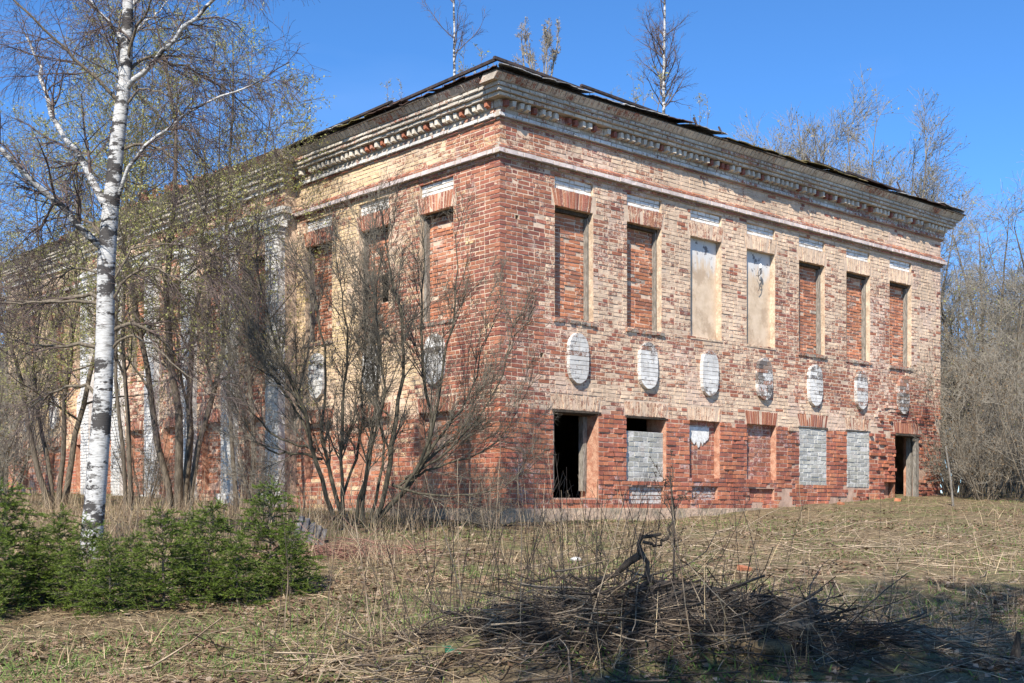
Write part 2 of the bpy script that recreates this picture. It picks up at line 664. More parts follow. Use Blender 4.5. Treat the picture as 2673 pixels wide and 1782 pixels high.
def brick_panel(name, fac, s0, s1, z0, z1, d, parent, pal, pcol, alpha, seed, kind='stuff', holes=(), thick=0.03, jd=0.006, course=0.078, stretcher=0.25):
    r = np.random.default_rng(seed)
    n = max(1, int(round((z1 - z0) / course)))
    zs = [(z0 + (z1 - z0) * i / n, z0 + (z1 - z0) * (i + 1) / n) for i in range(n)]
    R, cid = lay_courses(zs, s0 + 0.004, s1 - 0.004, holes, r, stretcher=stretcher, drop=0.0)
    V, Q = quads_to_prisms(fac, rect_quads(R), d - thick, d + r.normal(0, jd, len(R)), 0.004, seed, 0.003)
    a = alpha(R) if callable(alpha) else alpha
    at = brick_attrs(len(R), pal, pcol, a, r)
    o = link(name, make_mesh(name, V, Q, attrs=at), M['brick'], parent)
    tag(o, kind=kind)
    return o


def arch_bricks(fac, s0, s1, z0, z1, flare, n, d, parent, alpha, seed, pcol):
    """flat arch of wedge bricks; each brick is a part of the lintel"""
    r = np.random.default_rng(seed)
    quad = []
    for i in range(n):
        a0, a1 = i / n, (i + 1) / n
        b0, b1 = s0 + (s1 - s0) * a0 + 0.006, s0 + (s1 - s0) * a1 - 0.006
        t0, t1 = s0 - flare + (s1 - s0 + 2 * flare) * a0 + 0.007, s0 - flare + (s1 - s0 + 2 * flare) * a1 - 0.007
        quad.append([[b0, z0 + r.normal(0, 0.004)], [b1, z0 + r.normal(0, 0.004)], [t1, z1 + r.normal(0, 0.006)], [t0, z1 + r.normal(0, 0.006)]])
    quad = np.array(quad)
    V, Q = quads_to_prisms(fac, quad, d - 0.06, d + 0.007 + r.normal(0, 0.003, n), 0.003, seed, 0.003)
    at = brick_attrs(n, PAL, pcol, alpha, r)
    # the bed of the arch
    bq = np.array([[[s0 - 0.002, z0 + 0.01], [s1 + 0.002, z0 + 0.01], [s1 + flare, z1 - 0.005], [s0 - flare, z1 - 0.005]]])
    BV, BQ = quads_to_prisms(fac, bq, d - 0.05, d + 0.002, 0.0, seed, 0)
    bed = link('lintel_arch', make_mesh('lintel_arch', BV, BQ), M['mortar'], parent)
    for i in range(n):
        c = V[i].mean(0)
        me = make_mesh('arch_brick', V[i] - c, fac.fx(np.array([[4, 5, 6, 7], [0, 1, 5, 4], [1, 2, 6, 5], [2, 3, 7, 6], [3, 0, 4, 7], [3, 2, 1, 0]])), attrs={k: v[i * 8:(i + 1) * 8] for k, v in at.items()})
        link('arch_brick', me, M['brick'], bed, loc=tuple(c))
    return bed


def medallion(fac, sc, z0, z1, w, d, parent, alpha, seed):
    r = np.random.default_rng(seed)
    n = 11
    hh = (z1 - z0) / 2
    zc = (z0 + z1) / 2
    quad = []

    def half(z):
        t = min(1.0, abs(z - zc) / hh)
        return max(0.05, w / 2 * (1 - t ** 3.6) ** 0.5)
    for i in range(n):
        a, b = z0 + (z1 - z0) * i / n, z0 + (z1 - z0) * (i + 1) / n
        wa, wb = half(a), half(b)
        cuts = [-1, r.uniform(-0.4, 0.4), 1] if r.random() < 0.7 else [-1, 1]
        for c0, c1 in zip(cuts[:-1], cuts[1:]):
            g = 0.0015
            quad.append([[sc + wa * c0 + g, a + g], [sc + wa * c1 - g, a + g], [sc + wb * c1 - g, b - g], [sc + wb * c0 + g, b - g]])
    quad = np.array(quad)
    N = len(quad)
    V, Q = quads_to_prisms(fac, quad, d - 0.02, d + 0.065 + r.normal(0, 0.002, N), 0.002, seed, 0.0015)
    zt = (quad[:, :, 1].mean(1) - z0) / (z1 - z0)
    at = brick_attrs(N, PAL_SOOT, WHITE * 1.06, alpha - 0.13 * np.clip((zt - 0.6) / 0.4, 0, 1) * r.uniform(0.2, 1.4, N) + r.normal(0, 0.04, N), r)
    o = link('medallion', make_mesh('medallion', V, Q, attrs=at), M['brick'], parent)
    return o


# ---------------- opening tables ----------------
RW = [1.63, 3.35, 5.03, 6.68, 8.36, 10.03, 11.69]
UW0, UW1 = 3.08, 4.91          # upper windows
PAN0, PAN1 = 5.19, 5.40        # white panels above them
holesR = []
blocksR = []
for i, c in enumerate(RW):
    hw = 0.445
    dep = 0.20 if i not in (2, 3) else 0.12
    holesR.append((c - hw, c + hw, UW0, UW1, dep, False))
    holesR.append((c - hw, c + hw, PAN0, PAN1, 0.05, True))
    blocksR += [(c - hw, c + hw, UW0, UW1 + 0.02), (c - hw, c + hw, PAN0, PAN1), (c - hw - 0.07, c + hw + 0.07, UW1, PAN0 - 0.005)]
LOW = [  # s0,s1,z0,z1,depth
    (1.15, 2.20, 0.16, 1.60, 0.42), (2.89, 3.92, 0.44, 1.58, 0.45), (4.56, 5.42, 0.52, 1.58, 0.13), (6.24, 7.16, 0.52, 1.59, 0.14),
    (7.92, 8.86, 0.44, 1.62, 0.03), (9.60, 10.44, 0.42, 1.62, 0.03), (11.46, 12.40, 0.02, 1.62, 0.34)]
for i, (a, b, c, d, dep) in enumerate(LOW):
    holesR.append((a, b, c, d, dep, False))
    blocksR += [(a, b, c, d), (a - 0.06, b + 0.06, d - 0.002, d + 0.25)]
SUB = [(2.95, 3.86, 0.06, 0.36), (4.62, 5.36, 0.10, 0.38), (6.30, 7.10, 0.10, 0.36)]
for a, b, c, d in SUB:
    holesR.append((a, b, c, d, 0.06, True))
    blocksR.append((a, b, c, d))
holesR.append((11.02, 11.46, 0.05, 0.55, 0.16, True))
blocksR.append((11.02, 11.46, 0.05, 0.55))
for hx, hz in ((0.86, 2.42), (0.32, 4.55), (9.3, 0.1)):
    holesR.append((hx, hx + 0.075, hz, hz + 0.065, 0.15, True))
    blocksR.append((hx - 0.01, hx + 0.085, hz, hz + 0.065))

LWIN = [1.58, 3.35, 5.1, 6.9, 8.65, 10.4, 12.15, 13.9, 15.7, 17.45, 19.22]
RIS0, RIS1, RISD = 5.86, 14.94, 0.26


def wall_paint_R(R, cid, r):
    s = 0.5 * (R[:, 0] + R[:, 1])
    z = 0.5 * (R[:, 2] + R[:, 3])
    a = 0.465 + 0.05 * np.clip((s - 1.2) / 4.0, 0, 1) + 0.08 * np.clip((z - 3.8) / 1.6, 0, 1) * np.clip(s / 3, 0, 1)
    a = a - 0.12 * np.clip((1.3 - s) / 0.6, 0, 1)
    bnd = 1.55 + 0.5 * (fbm(s * 1.3, z * 0 + 3, 3, 21) - 0.5)
    a = np.where(z < bnd, 0.37, a)
    edge = 2.25 - 0.75 * np.clip((11.7 - s) / 1.6, 0, 1)
    a = np.where((s > 10.3) & (z < edge), 0.25, a)
    a = np.where((z > 1.6) & (z < 2.1) & (s < 10), a + 0.10, a)
    a = a + 0.34 * (fbm(s * 0.9, z * 0.9, 4, 31) - 0.5) + r.normal(0, 0.045, len(s))
    # bare red repaired bricks here and there
    bare = r.random(len(s)) < 0.05
    return np.where(bare, a - 0.2, a)


def spall_R(R, r):
    s = 0.5 * (R[:, 0] + R[:, 1])
    z = 0.5 * (R[:, 2] + R[:, 3])
    amp = 0.0025 + 0.006 * (z < 1.55) + 0.014 * ((s > 10.3) & (z < 2.2))
    e = r.normal(0, 1, len(s)) * amp
    deep = (fbm(s * 2.2, z * 2.2, 3, 44) > 0.63) & ((s > 10.0) & (z < 2.0) | (z < 0.45) & (s > 6))
    return np.maximum(0.006 + 0.007 * (z < 1.55) + e - 0.03 * deep, np.where(deep, -0.03, 0.002))


def build_wall(name, fac, L, blocks, holes, paint_fn, depth_fn, pcol_fn, seed, z_top, n_single, sub=None):
    r = np.random.default_rng(seed)
    # core
    V, Q, RV, RQ = wall_core(fac, 0, L, -0.9, Z_COR0 + 0.55, holes)
    core = link(name, make_mesh(name, V, fac.fx(Q)), M['mortar'], house)
    link_reveals(RV, RQ, holes, core)
    zs = [(ZB + 1.60 * i / 20, ZB + 1.60 * (i + 1) / 20) for i in range(20)]
    nU = int(round((Z_STR0 - ZB - 1.60) / 0.0695))
    zs += [(ZB + 1.60 + (Z_STR0 - ZB - 1.60) * i / nU, ZB + 1.60 + (Z_STR0 - ZB - 1.60) * (i + 1) / nU) for i in range(nU)]
    nC = len(zs)
    R1, c1 = lay_courses(zs, 0.0, L, blocks, r)
    nF = 5
    zf = [(Z_STR1 + (Z_COR0 - Z_STR1) * i / nF, Z_STR1 + (Z_COR0 - Z_STR1) * (i + 1) / nF) for i in range(nF)]
    R2, c2 = lay_courses(zf, 0.0, L, blocks, r)
    R = np.concatenate([R1, R2])
    cid = np.concatenate([c1, c2 + nC])
    pa = paint_fn(R, cid, r)
    dd = depth_fn(R, r)
    df = dd.copy()
    db = np.full(len(R), -0.05)
    # corner bond: one wall's bricks turn the corner in even courses, the other's in odd ones
    first = R[:, 0] < 0.02
    even = cid % 2 == (0 if not fac.flip else 1)
    R[first & even, 0] = -0.0125
    db[first & even] = -0.115
    R[first & ~even, 0] = 0.122
    keep = (R[:, 1] - R[:, 0]) > 0.035
    R, cid, pa, df, db = R[keep], cid[keep], pa[keep], df[keep], db[keep]
    pc = pcol_fn(R, r)
    b = PAL[r.integers(0, len(PAL), len(R))] * r.uniform(0.92, 1.1, (len(R), 1))
    low = (R[:, 2] < 1.55)[:, None]
    b = np.where(low, b * np.array([1.08, 1.0, 0.95]), b * np.array([0.94, 0.93, 0.95]))
    bc = np.concatenate([b, np.ones((len(R), 1))], 1)
    pcc = np.concatenate([pc, pa[:, None]], 1)
    V, Q = quads_to_prisms(fac, rect_quads(R), db, df, 0.004, seed, 0.0022)
    # the bricks that show largest become single objects
    cen = V.mean(1)
    wpos = cen[:, :2] + np.array([CX, CY])
    dist = np.hypot(wpos[:, 0], wpos[:, 1])
    area = (R[:, 1] - R[:, 0]) * (R[:, 3] - R[:, 2]) / dist ** 2
    s = 0.5 * (R[:, 0] + R[:, 1])
    area = np.where((R[:, 2] < 0.25), 0, area)
    idx = np.argsort(-area)[:n_single] if n_single else np.array([], int)
    single = np.zeros(len(R), bool)
    single[idx] = True
    F1 = fac.fx(np.array([[4, 5, 6, 7], [0, 1, 5, 4], [1, 2, 6, 5], [2, 3, 7, 6], [3, 0, 4, 7], [3, 2, 1, 0]]))
    for i in idx:
        me = make_mesh('brick', V[i] - cen[i], F1, attrs={'bcol': np.repeat(bc[i:i + 1], 8, 0), 'pcol': np.repeat(pcc[i:i + 1], 8, 0)})
        link('brick', me, M['brick'], core, loc=tuple(cen[i]))
    rest = ~single
    Vr = V[rest]
    n = len(Vr)
    Qr = ((np.arange(n) * 8)[:, None, None] + F1[None]).reshape(-1, 4)
    bw = link('brickwork', make_mesh('brickwork', Vr, Qr, attrs={'bcol': np.repeat(bc[rest], 8, 0), 'pcol': np.repeat(pcc[rest], 8, 0)}), M['brick'], core)
    tag(bw, kind='stuff')
    return core


def pcol_R(R, r):
    z = R[:, 2]
    base = np.tile(CREAM, (len(R), 1))
    pk = fbm(R[:, 0] * 0.7, z * 0.7, 3, 77)[:, None]
    base = base * (1 - 0.3 * (pk > 0.55)) + PINK * 0.3 * (pk > 0.55)
    fr = (z > Z_STR1 - 0.01)[:, None]
    base = np.where(fr, base * 0.94, base)
    low = (z < 1.5)[:, None]
    base = np.where(low, PINK * 0.95, base)
    return base * r.uniform(0.93, 1.06, (len(R), 1))


wallR = build_wall('wall', FR, LR, blocksR, holesR, wall_paint_R, spall_R, pcol_R, 101, Z_COR0, 300)

# ---------------- left facade: two wings and a projecting centre with pilasters ----------------
holesL = []
blocksL = []
for i, c in enumerate(LWIN):
    if RIS0 < c < RIS1:
        continue
    hw = 0.445
    holesL.append((c - hw, c + hw, UW0, UW1, 0.20, False))
    holesL.append((c - hw, c + hw, PAN0, PAN1, 0.05, True))
    blocksL += [(c - hw, c + hw, UW0, UW1 + 0.02), (c - hw, c + hw, PAN0, PAN1), (c - hw - 0.07, c + hw + 0.07, UW1, PAN0 - 0.005)]
    holesL.append((c - 0.47, c + 0.47, 0.5, 1.58, 0.14, False))
    blocksL += [(c - 0.47, c + 0.47, 0.5, 1.58), (c - 0.53, c + 0.53, 1.58, 1.83)]
blocksL.append((RIS0, RIS1, -1, 8))


def wall_paint_L(R, cid, r):
    s = 0.5 * (R[:, 0] + R[:, 1])
    z = 0.5 * (R[:, 2] + R[:, 3])
    a = 0.39 + 0.19 * np.clip((s - 1.6) / 1.4, 0, 1)
    a = a - 0.06 * np.clip((1.5 - s) / 0.6, 0, 1)
    a = np.where(z > Z_STR1 - 0.02, 0.46 + 0.2 * np.clip((s - 0.8) / 2.0, 0, 1), a)
    a = np.where(z < 1.5, a - 0.14, a)
    a = a + 0.32 * (fbm(s * 0.9, z * 0.9, 4, 61) - 0.5) + r.normal(0, 0.045, len(s))
    return a


def depth_L(R, r):
    return np.maximum(0.006 + r.normal(0, 0.0025, len(R)), 0.002)


def pcol_L(R, r):
    y = np.clip((fbm(R[:, 0] * 0.8, R[:, 2] * 0.8, 3, 88) - 0.35) * 3, 0, 1)[:, None]
    return (CREAM * (1 - y) + YELLOW * y) * r.uniform(0.95, 1.06, (len(R), 1))


wallL = build_wall('wall', FL, LL, blocksL, holesL, wall_paint_L, depth_L, pcol_L, 202, Z_COR0, 0)

# projecting centre
FC = Facade(FL.P(RIS0, RISD, 0)[:2], VD, -U, True)
LC = RIS1 - RIS0
holesC = []
blocksC = []
CW = [c - RIS0 for c in LWIN if RIS0 < c < RIS1]
for c in CW:
    holesC.append((c - 0.43, c + 0.43, UW0, UW1, 0.20, False))
    holesC.append((c - 0.45, c + 0.45, 0.35, 1.75, 0.16, False))
    blocksC += [(c - 0.43, c + 0.43, UW0, UW1 + 0.02), (c - 0.5, c + 0.5, UW1, PAN0 - 0.005), (c - 0.45, c + 0.45, 0.35, 1.75), (c - 0.5, c + 0.5, 1.75, 1.99)]
rC = np.random.default_rng(303)
V, Q, RV, RQ = wall_core(FC, 0, LC, -0.9, Z_COR0 + 0.55, holesC)
# side cheeks of the projection
ch = []
for s in (0.0, LC):
    i0 = len(V)
    V = np.concatenate([V, np.array([FC.P(s, 0, -0.9), FC.P(s, -RISD - 0.02, -0.9), FC.P(s, -RISD - 0.02, Z_COR0 + 0.55), FC.P(s, 0, Z_COR0 + 0.55)])])
    Q = np.concatenate([Q, [[i0, i0 + 1, i0 + 2, i0 + 3]]])
coreC = link('central_projection', make_mesh('central_projection', V, Q), M['mortar'], house)
link_reveals(RV, RQ, holesC, coreC)
nC = int(round((Z_COR0 - ZB) / COURSE))
zs = [(ZB + (Z_COR0 - ZB) * i / nC, ZB + (Z_COR0 - ZB) * (i + 1) / nC) for i in range(nC)]
R, cid = lay_courses(zs, 0.0, LC, blocksC, rC)
V, Q = quads_to_prisms(FC, rect_quads(R), -0.05, 0.012 + rC.normal(0, 0.004, len(R)), 0.004, 5, 0.0022)
sC, zC = 0.5 * (R[:, 0] + R[:, 1]), R[:, 2]
pa = 0.5 + 0.35 * (fbm(sC, zC, 4, 71) - 0.5) + rC.normal(0, 0.09, len(R)) - 0.12 * (zC < 1.5)
bw = link('brickwork', make_mesh('brickwork', V, Q, attrs=brick_attrs(len(R), PAL, CREAM, pa, rC)), M['brick'], coreC)
tag(bw, kind='stuff')

# pilasters of the centre: shafts of painted brick with base and capital
for k, ps in enumerate(np.linspace(0.24, LC - 0.24, 6)):
    r = np.random.default_rng(400 + k)
    n = 66
    z0, z1 = 0.30, 5.20
    zs = [(z0 + (z1 - z0) * i / n, z0 + (z1 - z0) * (i + 1) / n) for i in range(n)]
    R, cid = lay_courses(zs, ps - 0.24, ps + 0.24, [], r, drop=0.0)
    V, Q = quads_to_prisms(FC, rect_quads(R), 0.0, 0.15 + r.normal(0, 0.003, len(R)), 0.004, 410 + k, 0.002)
    at = brick_attrs(len(R), PAL, WHITE, 0.68 + 0.25 * (fbm(R[:, 0], R[:, 2] * 1.2, 3, 90 + k) - 0.5), r)
    pil = link('pilaster', make_mesh('pilaster', V, Q, attrs=at), M['brick'], house)
    mb = [box_fac(FC, ps - 0.30, ps + 0.30, 0, 0.22, 0.0, 0.28, 0.004, 420 + k), box_fac(FC, ps - 0.235, ps + 0.235, -0.02, 0.135, 0.25, 5.22, 0, 421)]
    V, Q = merge(mb)
    link('pilaster_base', make_mesh('pilaster_base', V, Q), M['plaster_white'], pil)
    mb = [box_fac(FC, ps - 0.28, ps + 0.28, 0, 0.20, 5.205, 5.30, 0.003, 430 + k), box_fac(FC, ps - 0.33, ps + 0.33, 0, 0.25, 5.302, 5.42, 0.003, 431 + k), box_fac(FC, ps - 0.25, ps + 0.25, 0, 0.165, 5.10, 5.203, 0.003, 432 + k)]
    V, Q = merge(mb)
    link('pilaster_capital', make_mesh('pilaster_capital', V, Q), M['plaster_white'], pil)


# ---------------- string course and cornice as projecting courses ----------------
def course_row(fac, z0, z1, s0, s1, d, db, pal, pcol, alpha, r, seed, unit=0.255, drop=0.0, lean=0.0, joint=0.010, jd=0.003):
    R, cid = lay_courses([(z0, z1)], s0, s1, [], r, stretcher=unit, header=unit * (0.5 if unit > 0.2 else 1.0), joint=joint, drop=drop)
    n = len(R)
    f = d + r.normal(0, jd, n)
    if lean:
        df = np.stack([f, f, f + lean, f + lean], 1)
        dbk = np.stack([np.full(n, db)] * 2 + [np.full(n, db + lean)] * 2, 1)
    else:
        df, dbk = f, np.full(n, db)
    V, Q = quads_to_prisms(fac, rect_quads(R), dbk, df, 0.004, seed, 0.0025)
    al = alpha + 0.3 * (fbm(R[:, 0] * 1.1, R[:, 2] * 3, 3, seed % 50) - 0.5)
    return V.reshape(-1, 3), Q, brick_attrs(n, pal, pcol, al, r)


def stack_rows(name, fac, rows, parent, seed, s0, s1, left_ext=True, right_ext=True):
    r = np.random.default_rng(seed)
    Vs, Qs, B, Pc = [], [], [], []
    k = 0
    for j, (z0, z1, d, db, pcol, alpha, unit, drop, lean) in enumerate(rows):
        e = d + lean
        a = s0 - (e if left_ext else 0)
        b = s1 + (e if right_ext else 0)
        V, Q, at = course_row(fac, z0, z1, a, b, d, db, PAL, pcol, alpha, r, seed + j, unit, drop, lean)
        Vs.append(V)
        Qs.append(Q + k)
        k += len(V)
        B.append(at['bcol'])
        Pc.append(at['pcol'])
        # bed behind the joints
        V, Q = quads_to_prisms(fac, np.array([[[a + 0.006, z0], [b - 0.006, z0], [b - 0.006, z1], [a + 0.006, z1]]]), np.array([[db, db, db + lean, db + lean]]), np.array([[d - 0.012, d - 0.012, d + lean - 0.012, d + lean - 0.012]]), 0, seed, 0)
        Vs.append(V.reshape(-1, 3))
        Qs.append(Q + k)
        k += 8
        B.append(np.tile([0.46, 0.39, 0.31, 1], (8, 1)))
        Pc.append(np.tile([0.5, 0.42, 0.33, 0.4], (8, 1)))
    o = link(name, make_mesh(name, np.concatenate(Vs), np.concatenate(Qs), attrs={'bcol': np.concatenate(B), 'pcol': np.concatenate(Pc)}), M['brick'], parent)
    return o


# rows: z0,z1,front,back,paint,cover,unit,drop,lean
STRING = [
    (5.460, 5.515, 0.045, -0.05, CREAM * 0.8, 0.44, 0.255, 0.0, 0.0),
    (5.517, 5.595, 0.105, -0.05, WHITE * 0.5 + PINK * 0.5, 0.62, 0.255, 0.01, 0.0),
    (5.597, 5.640, 0.085, -0.05, PINK, 0.42, 0.255, 0.01, 0.0),
    (5.642, 5.700, 0.060, -0.05, CREAM * 0.9, 0.42, 0.125, 0.02, -0.035),
]
CORN = [
    (6.050, 6.085, 0.040, -0.05, CREAM, 0.22, 0.255, 0.0, 0.0),
    (6.087, 6.155, 0.075, -0.05, WHITE, 0.54, 0.255, 0.0, 0.0),
    (6.157, 6.225, 0.060, -0.05, STONEY * 1.1, 0.54, 0.255, 0.16, 0.0),
    (6.225, 6.345, 0.080, -0.05, STONEY, 0.52, 0.255, 0.03, 0.0),
    (6.347, 6.405, 0.21, -0.05, STONEY * 1.1, 0.60, 0.255, 0.02, 0.0),
    (6.407, 6.470, 0.255, -0.05, STONEY, 0.58, 0.255, 0.01, 0.0),
    (6.472, 6.532, 0.285, -0.05, STONEY * 1.05, 0.56, 0.255, 0.04, 0.0),
    (6.534, 6.640, 0.300, -0.05, STONEY, 0.55, 0.105, 0.05, 0.085),
]


def shorten(rows):
    return rows


stack_rows('string_course', FR, STRING, house, 1000, 0, LR)
stack_rows('cornice', FR, CORN, house, 1100, 0, LR)
# the left side stops against the corner blocks of the right side and against the projection
EPS = 0.004
stack_rows('string_course', FL, STRING, house, 1200, 0.06, RIS0, False, False)
stack_rows('cornice', FL, CORN, house, 1300, 0.06, RIS0, False, False)
stack_rows('string_course', FL, STRING, house, 1400, RIS1, LL, False, True)
stack_rows('cornice', FL, CORN, house, 1500, RIS1, LL, False, True)
CORN_C = [
    (5.43, 5.55, 0.10, -0.05, WHITE, 0.66, 0.255, 0.0, 0.0),
    (5.552, 5.68, 0.16, -0.05, WHITE, 0.64, 0.255, 0.0, 0.0),
    (6.05, 6.15, 0.08, -0.05, WHITE, 0.64, 0.255, 0.0, 0.0),
    (6.152, 6.25, 0.15, -0.05, STONEY, 0.62, 0.255, 0.0, 0.0),
    (6.252, 6.345, 0.20, -0.05, STONEY * 1.1, 0.62, 0.255, 0.02, 0.0),
    (6.347, 6.405, 0.25, -0.05, STONEY * 1.1, 0.60, 0.255, 0.02, 0.0),
    (6.407, 6.470, 0.29, -0.05, STONEY, 0.58, 0.255, 0.03, 0.0),
    (6.472, 6.640, 0.31, -0.05, STONEY * 0.95, 0.5, 0.085, 0.18, 0.12),
]
stack_rows('cornice', FC, CORN_C, house, 1600, 0, LC)


# dentils: one object each
def dentils(fac, s0, s1, seed, rz):
    r = np.random.default_rng(seed)
    ax = np.array([fac.u[0], fac.u[1]])
    meshes = []
    for k in range(6):
        loc = Facade((0, 0), fac.u, fac.n, fac.flip)
        V, Q = quads_to_prisms(loc, np.array([[[-0.046, -0.055], [0.046, -0.055], [0.046, 0.055], [-0.046, 0.055]]]), -0.02, 0.082 + 0.004 * k - 0.01, 0.012, seed + k, 0.006)
        at = brick_attrs(1, PAL, STONEY * 1.12, 0.62 if k else 0.3, r)
        me = make_mesh('dentil', V, Q, attrs=at)
        me.materials.append(M['brick'])
        meshes.append(me)
    x = s0
    while x < s1:
        if r.random() > 0.05:
            c = fac.P(x + r.normal(0, 0.008), 0.085, 6.288)
            link('dentil', meshes[r.integers(0, 6)], None, house, loc=tuple(c))
        x += 0.152


dentils(FR, 0.02, LR, 51, 0)
dentils(FL, 0.16, RIS0 - 0.05, 52, 0)
dentils(FL, RIS1 + 0.1, LL, 53, 0)


# ---------------- window fillings, lintels, panels, medallions ----------------
def frame_bar(fac, s0, s1, d0, d1, z0, z1, name, mat, parent, seed):
    V, Q = box_fac(fac, s0, s1, d0, d1, z0, z1, 0.005, seed)
    return link(name, make_mesh(name, V, Q), mat, parent)


def upper_window(fac, c, seed, style, hw=0.445, hole=None):
    a, b = c - hw, c + hw
    r = np.random.default_rng(seed)
    if style == 'plaster':
        D = -0.12
        V = []
        # rough plaster sheet with uneven surface
        nn, mm = 10, 20
        S, Z = np.meshgrid(np.linspace(a, b, nn), np.linspace(UW0, UW1, mm))
        dd = D + 0.012 * (fbm(S * 4, Z * 4, 3, seed) - 0.5)
        V = fac.P(S, dd, Z).reshape(-1, 3)
        I = np.arange(nn * mm).reshape(mm, nn)
        Q = np.stack([I[:-1, :-1], I[:-1, 1:], I[1:, 1:], I[1:, :-1]], -1).reshape(-1, 4)
        w = link('blind_window', make_mesh('blind_window', V, Q, smooth=True), M['blind'], house)
        frame_bar(fac, a - 0.01, b + 0.02, -0.12, 0.012, UW0 - 0.03, UW0 - 0.001, 'sill', M['dark_wood'] if seed % 2 else M['plaster'], w, seed + 3)
    else:
        D = -0.175
        bk = np.array([[[a, UW0], [b, UW0], [b, UW1], [a, UW1]]])
        hs = []
        if hole:
            h0, h1, hz0, hz1 = hole
            hs = [hole]
            q = [[[a, UW0], [b, UW0], [b, hz0], [a, hz0]], [[a, hz1], [b, hz1], [b, UW1], [a, UW1]], [[a, hz0], [h0, hz0], [h0, hz1], [a, hz1]], [[h1, hz0], [b, hz0], [b, hz1], [h1, hz1]]]
            bk = np.array(q)
        V, Q = quads_to_prisms(fac, bk, D - 0.1, D - 0.010, 0, seed, 0)
        w = link('window_infill', make_mesh('window_infill', V, Q), M['mortar'], house)
        blk = [(h0 + r.normal(0, 0.03), h1 + r.normal(0, 0.03), hz0, hz1)] if hole else []
        brick_panel('brickwork', fac, a + 0.03, b - 0.002, UW0 + 0.01, UW1 - 0.06, D, w, PAL_INFILL, STONEY * 0.9, lambda R: 0.36 + r.normal(0, 0.06, len(R)), seed, holes=blk, jd=0.006, course=0.066)
        frame_bar(fac, b - 0.05, b - 0.002, D, D + 0.085, UW0 + 0.002, UW1 - 0.062, 'frame_post', M['wood'], w, seed + 1)
        frame_bar(fac, a + 0.001, a + 0.03, D, D + 0.03, UW0 + 0.002, UW1 - 0.062, 'frame_post', M['wood'], w, seed + 2)
        frame_bar(fac, a + 0.001, b - 0.001, D, D + 0.08, UW1 - 0.06, UW1 - 0.001, 'frame_head', M['dark_wood'], w, seed + 4)
        # brick sill
        R = np.array([[x + 0.004, x + 0.118, UW0 - 0.066, UW0 - 0.004] for x in np.arange(a - 0.04, b + 0.0, 0.124)])
        V, Q = quads_to_prisms(fac, rect_quads(R), -0.16, 0.035 + r.normal(0, 0.01, len(R)), 0.005, seed, 0.004)
        link('sill', make_mesh('sill', V, Q, attrs=brick_attrs(len(R), PAL, STONEY * 0.55, 0.52, r)), M['brick'], w)
    return w


def mat_blind():
    k = NT('blind_window_plaster')
    co = k.coord(house)
    sep = k.n.new('ShaderNodeSeparateXYZ')
    k.L(co, sep.inputs[0])
    n1 = k.noise(co, 5, 6, 0.65)
    n2 = k.noise(k.mapping(co, (5, 5, 1.2)), 2.2, 6, 0.7)
    col = k.mix(k.remap(n1, 0.35, 0.65), (0.56, 0.43, 0.30), (0.66, 0.52, 0.38))
    worn = k.remap(k.noise(co, 2.4, 8, 0.72), 0.50, 0.62, 0.0, 0.7)
    col = k.mix(worn, col, (0.40, 0.29, 0.20))
    h = k.math('ADD', sep.outputs[2], k.math('MULTIPLY', n2, 1.2))
    col = k.mix(k.remap(h, 4.9, 5.3), col, (0.62, 0.61, 0.59))
    dk = k.math('MULTIPLY', k.remap(n1, 0.56, 0.60), k.remap(h, 5.0, 5.3))
    col = k.mix(dk, col, (0.20, 0.19, 0.19))
    k.bump(n1, 0.5, 0.01)
    return k.color(col)


M['blind'] = mat_blind()

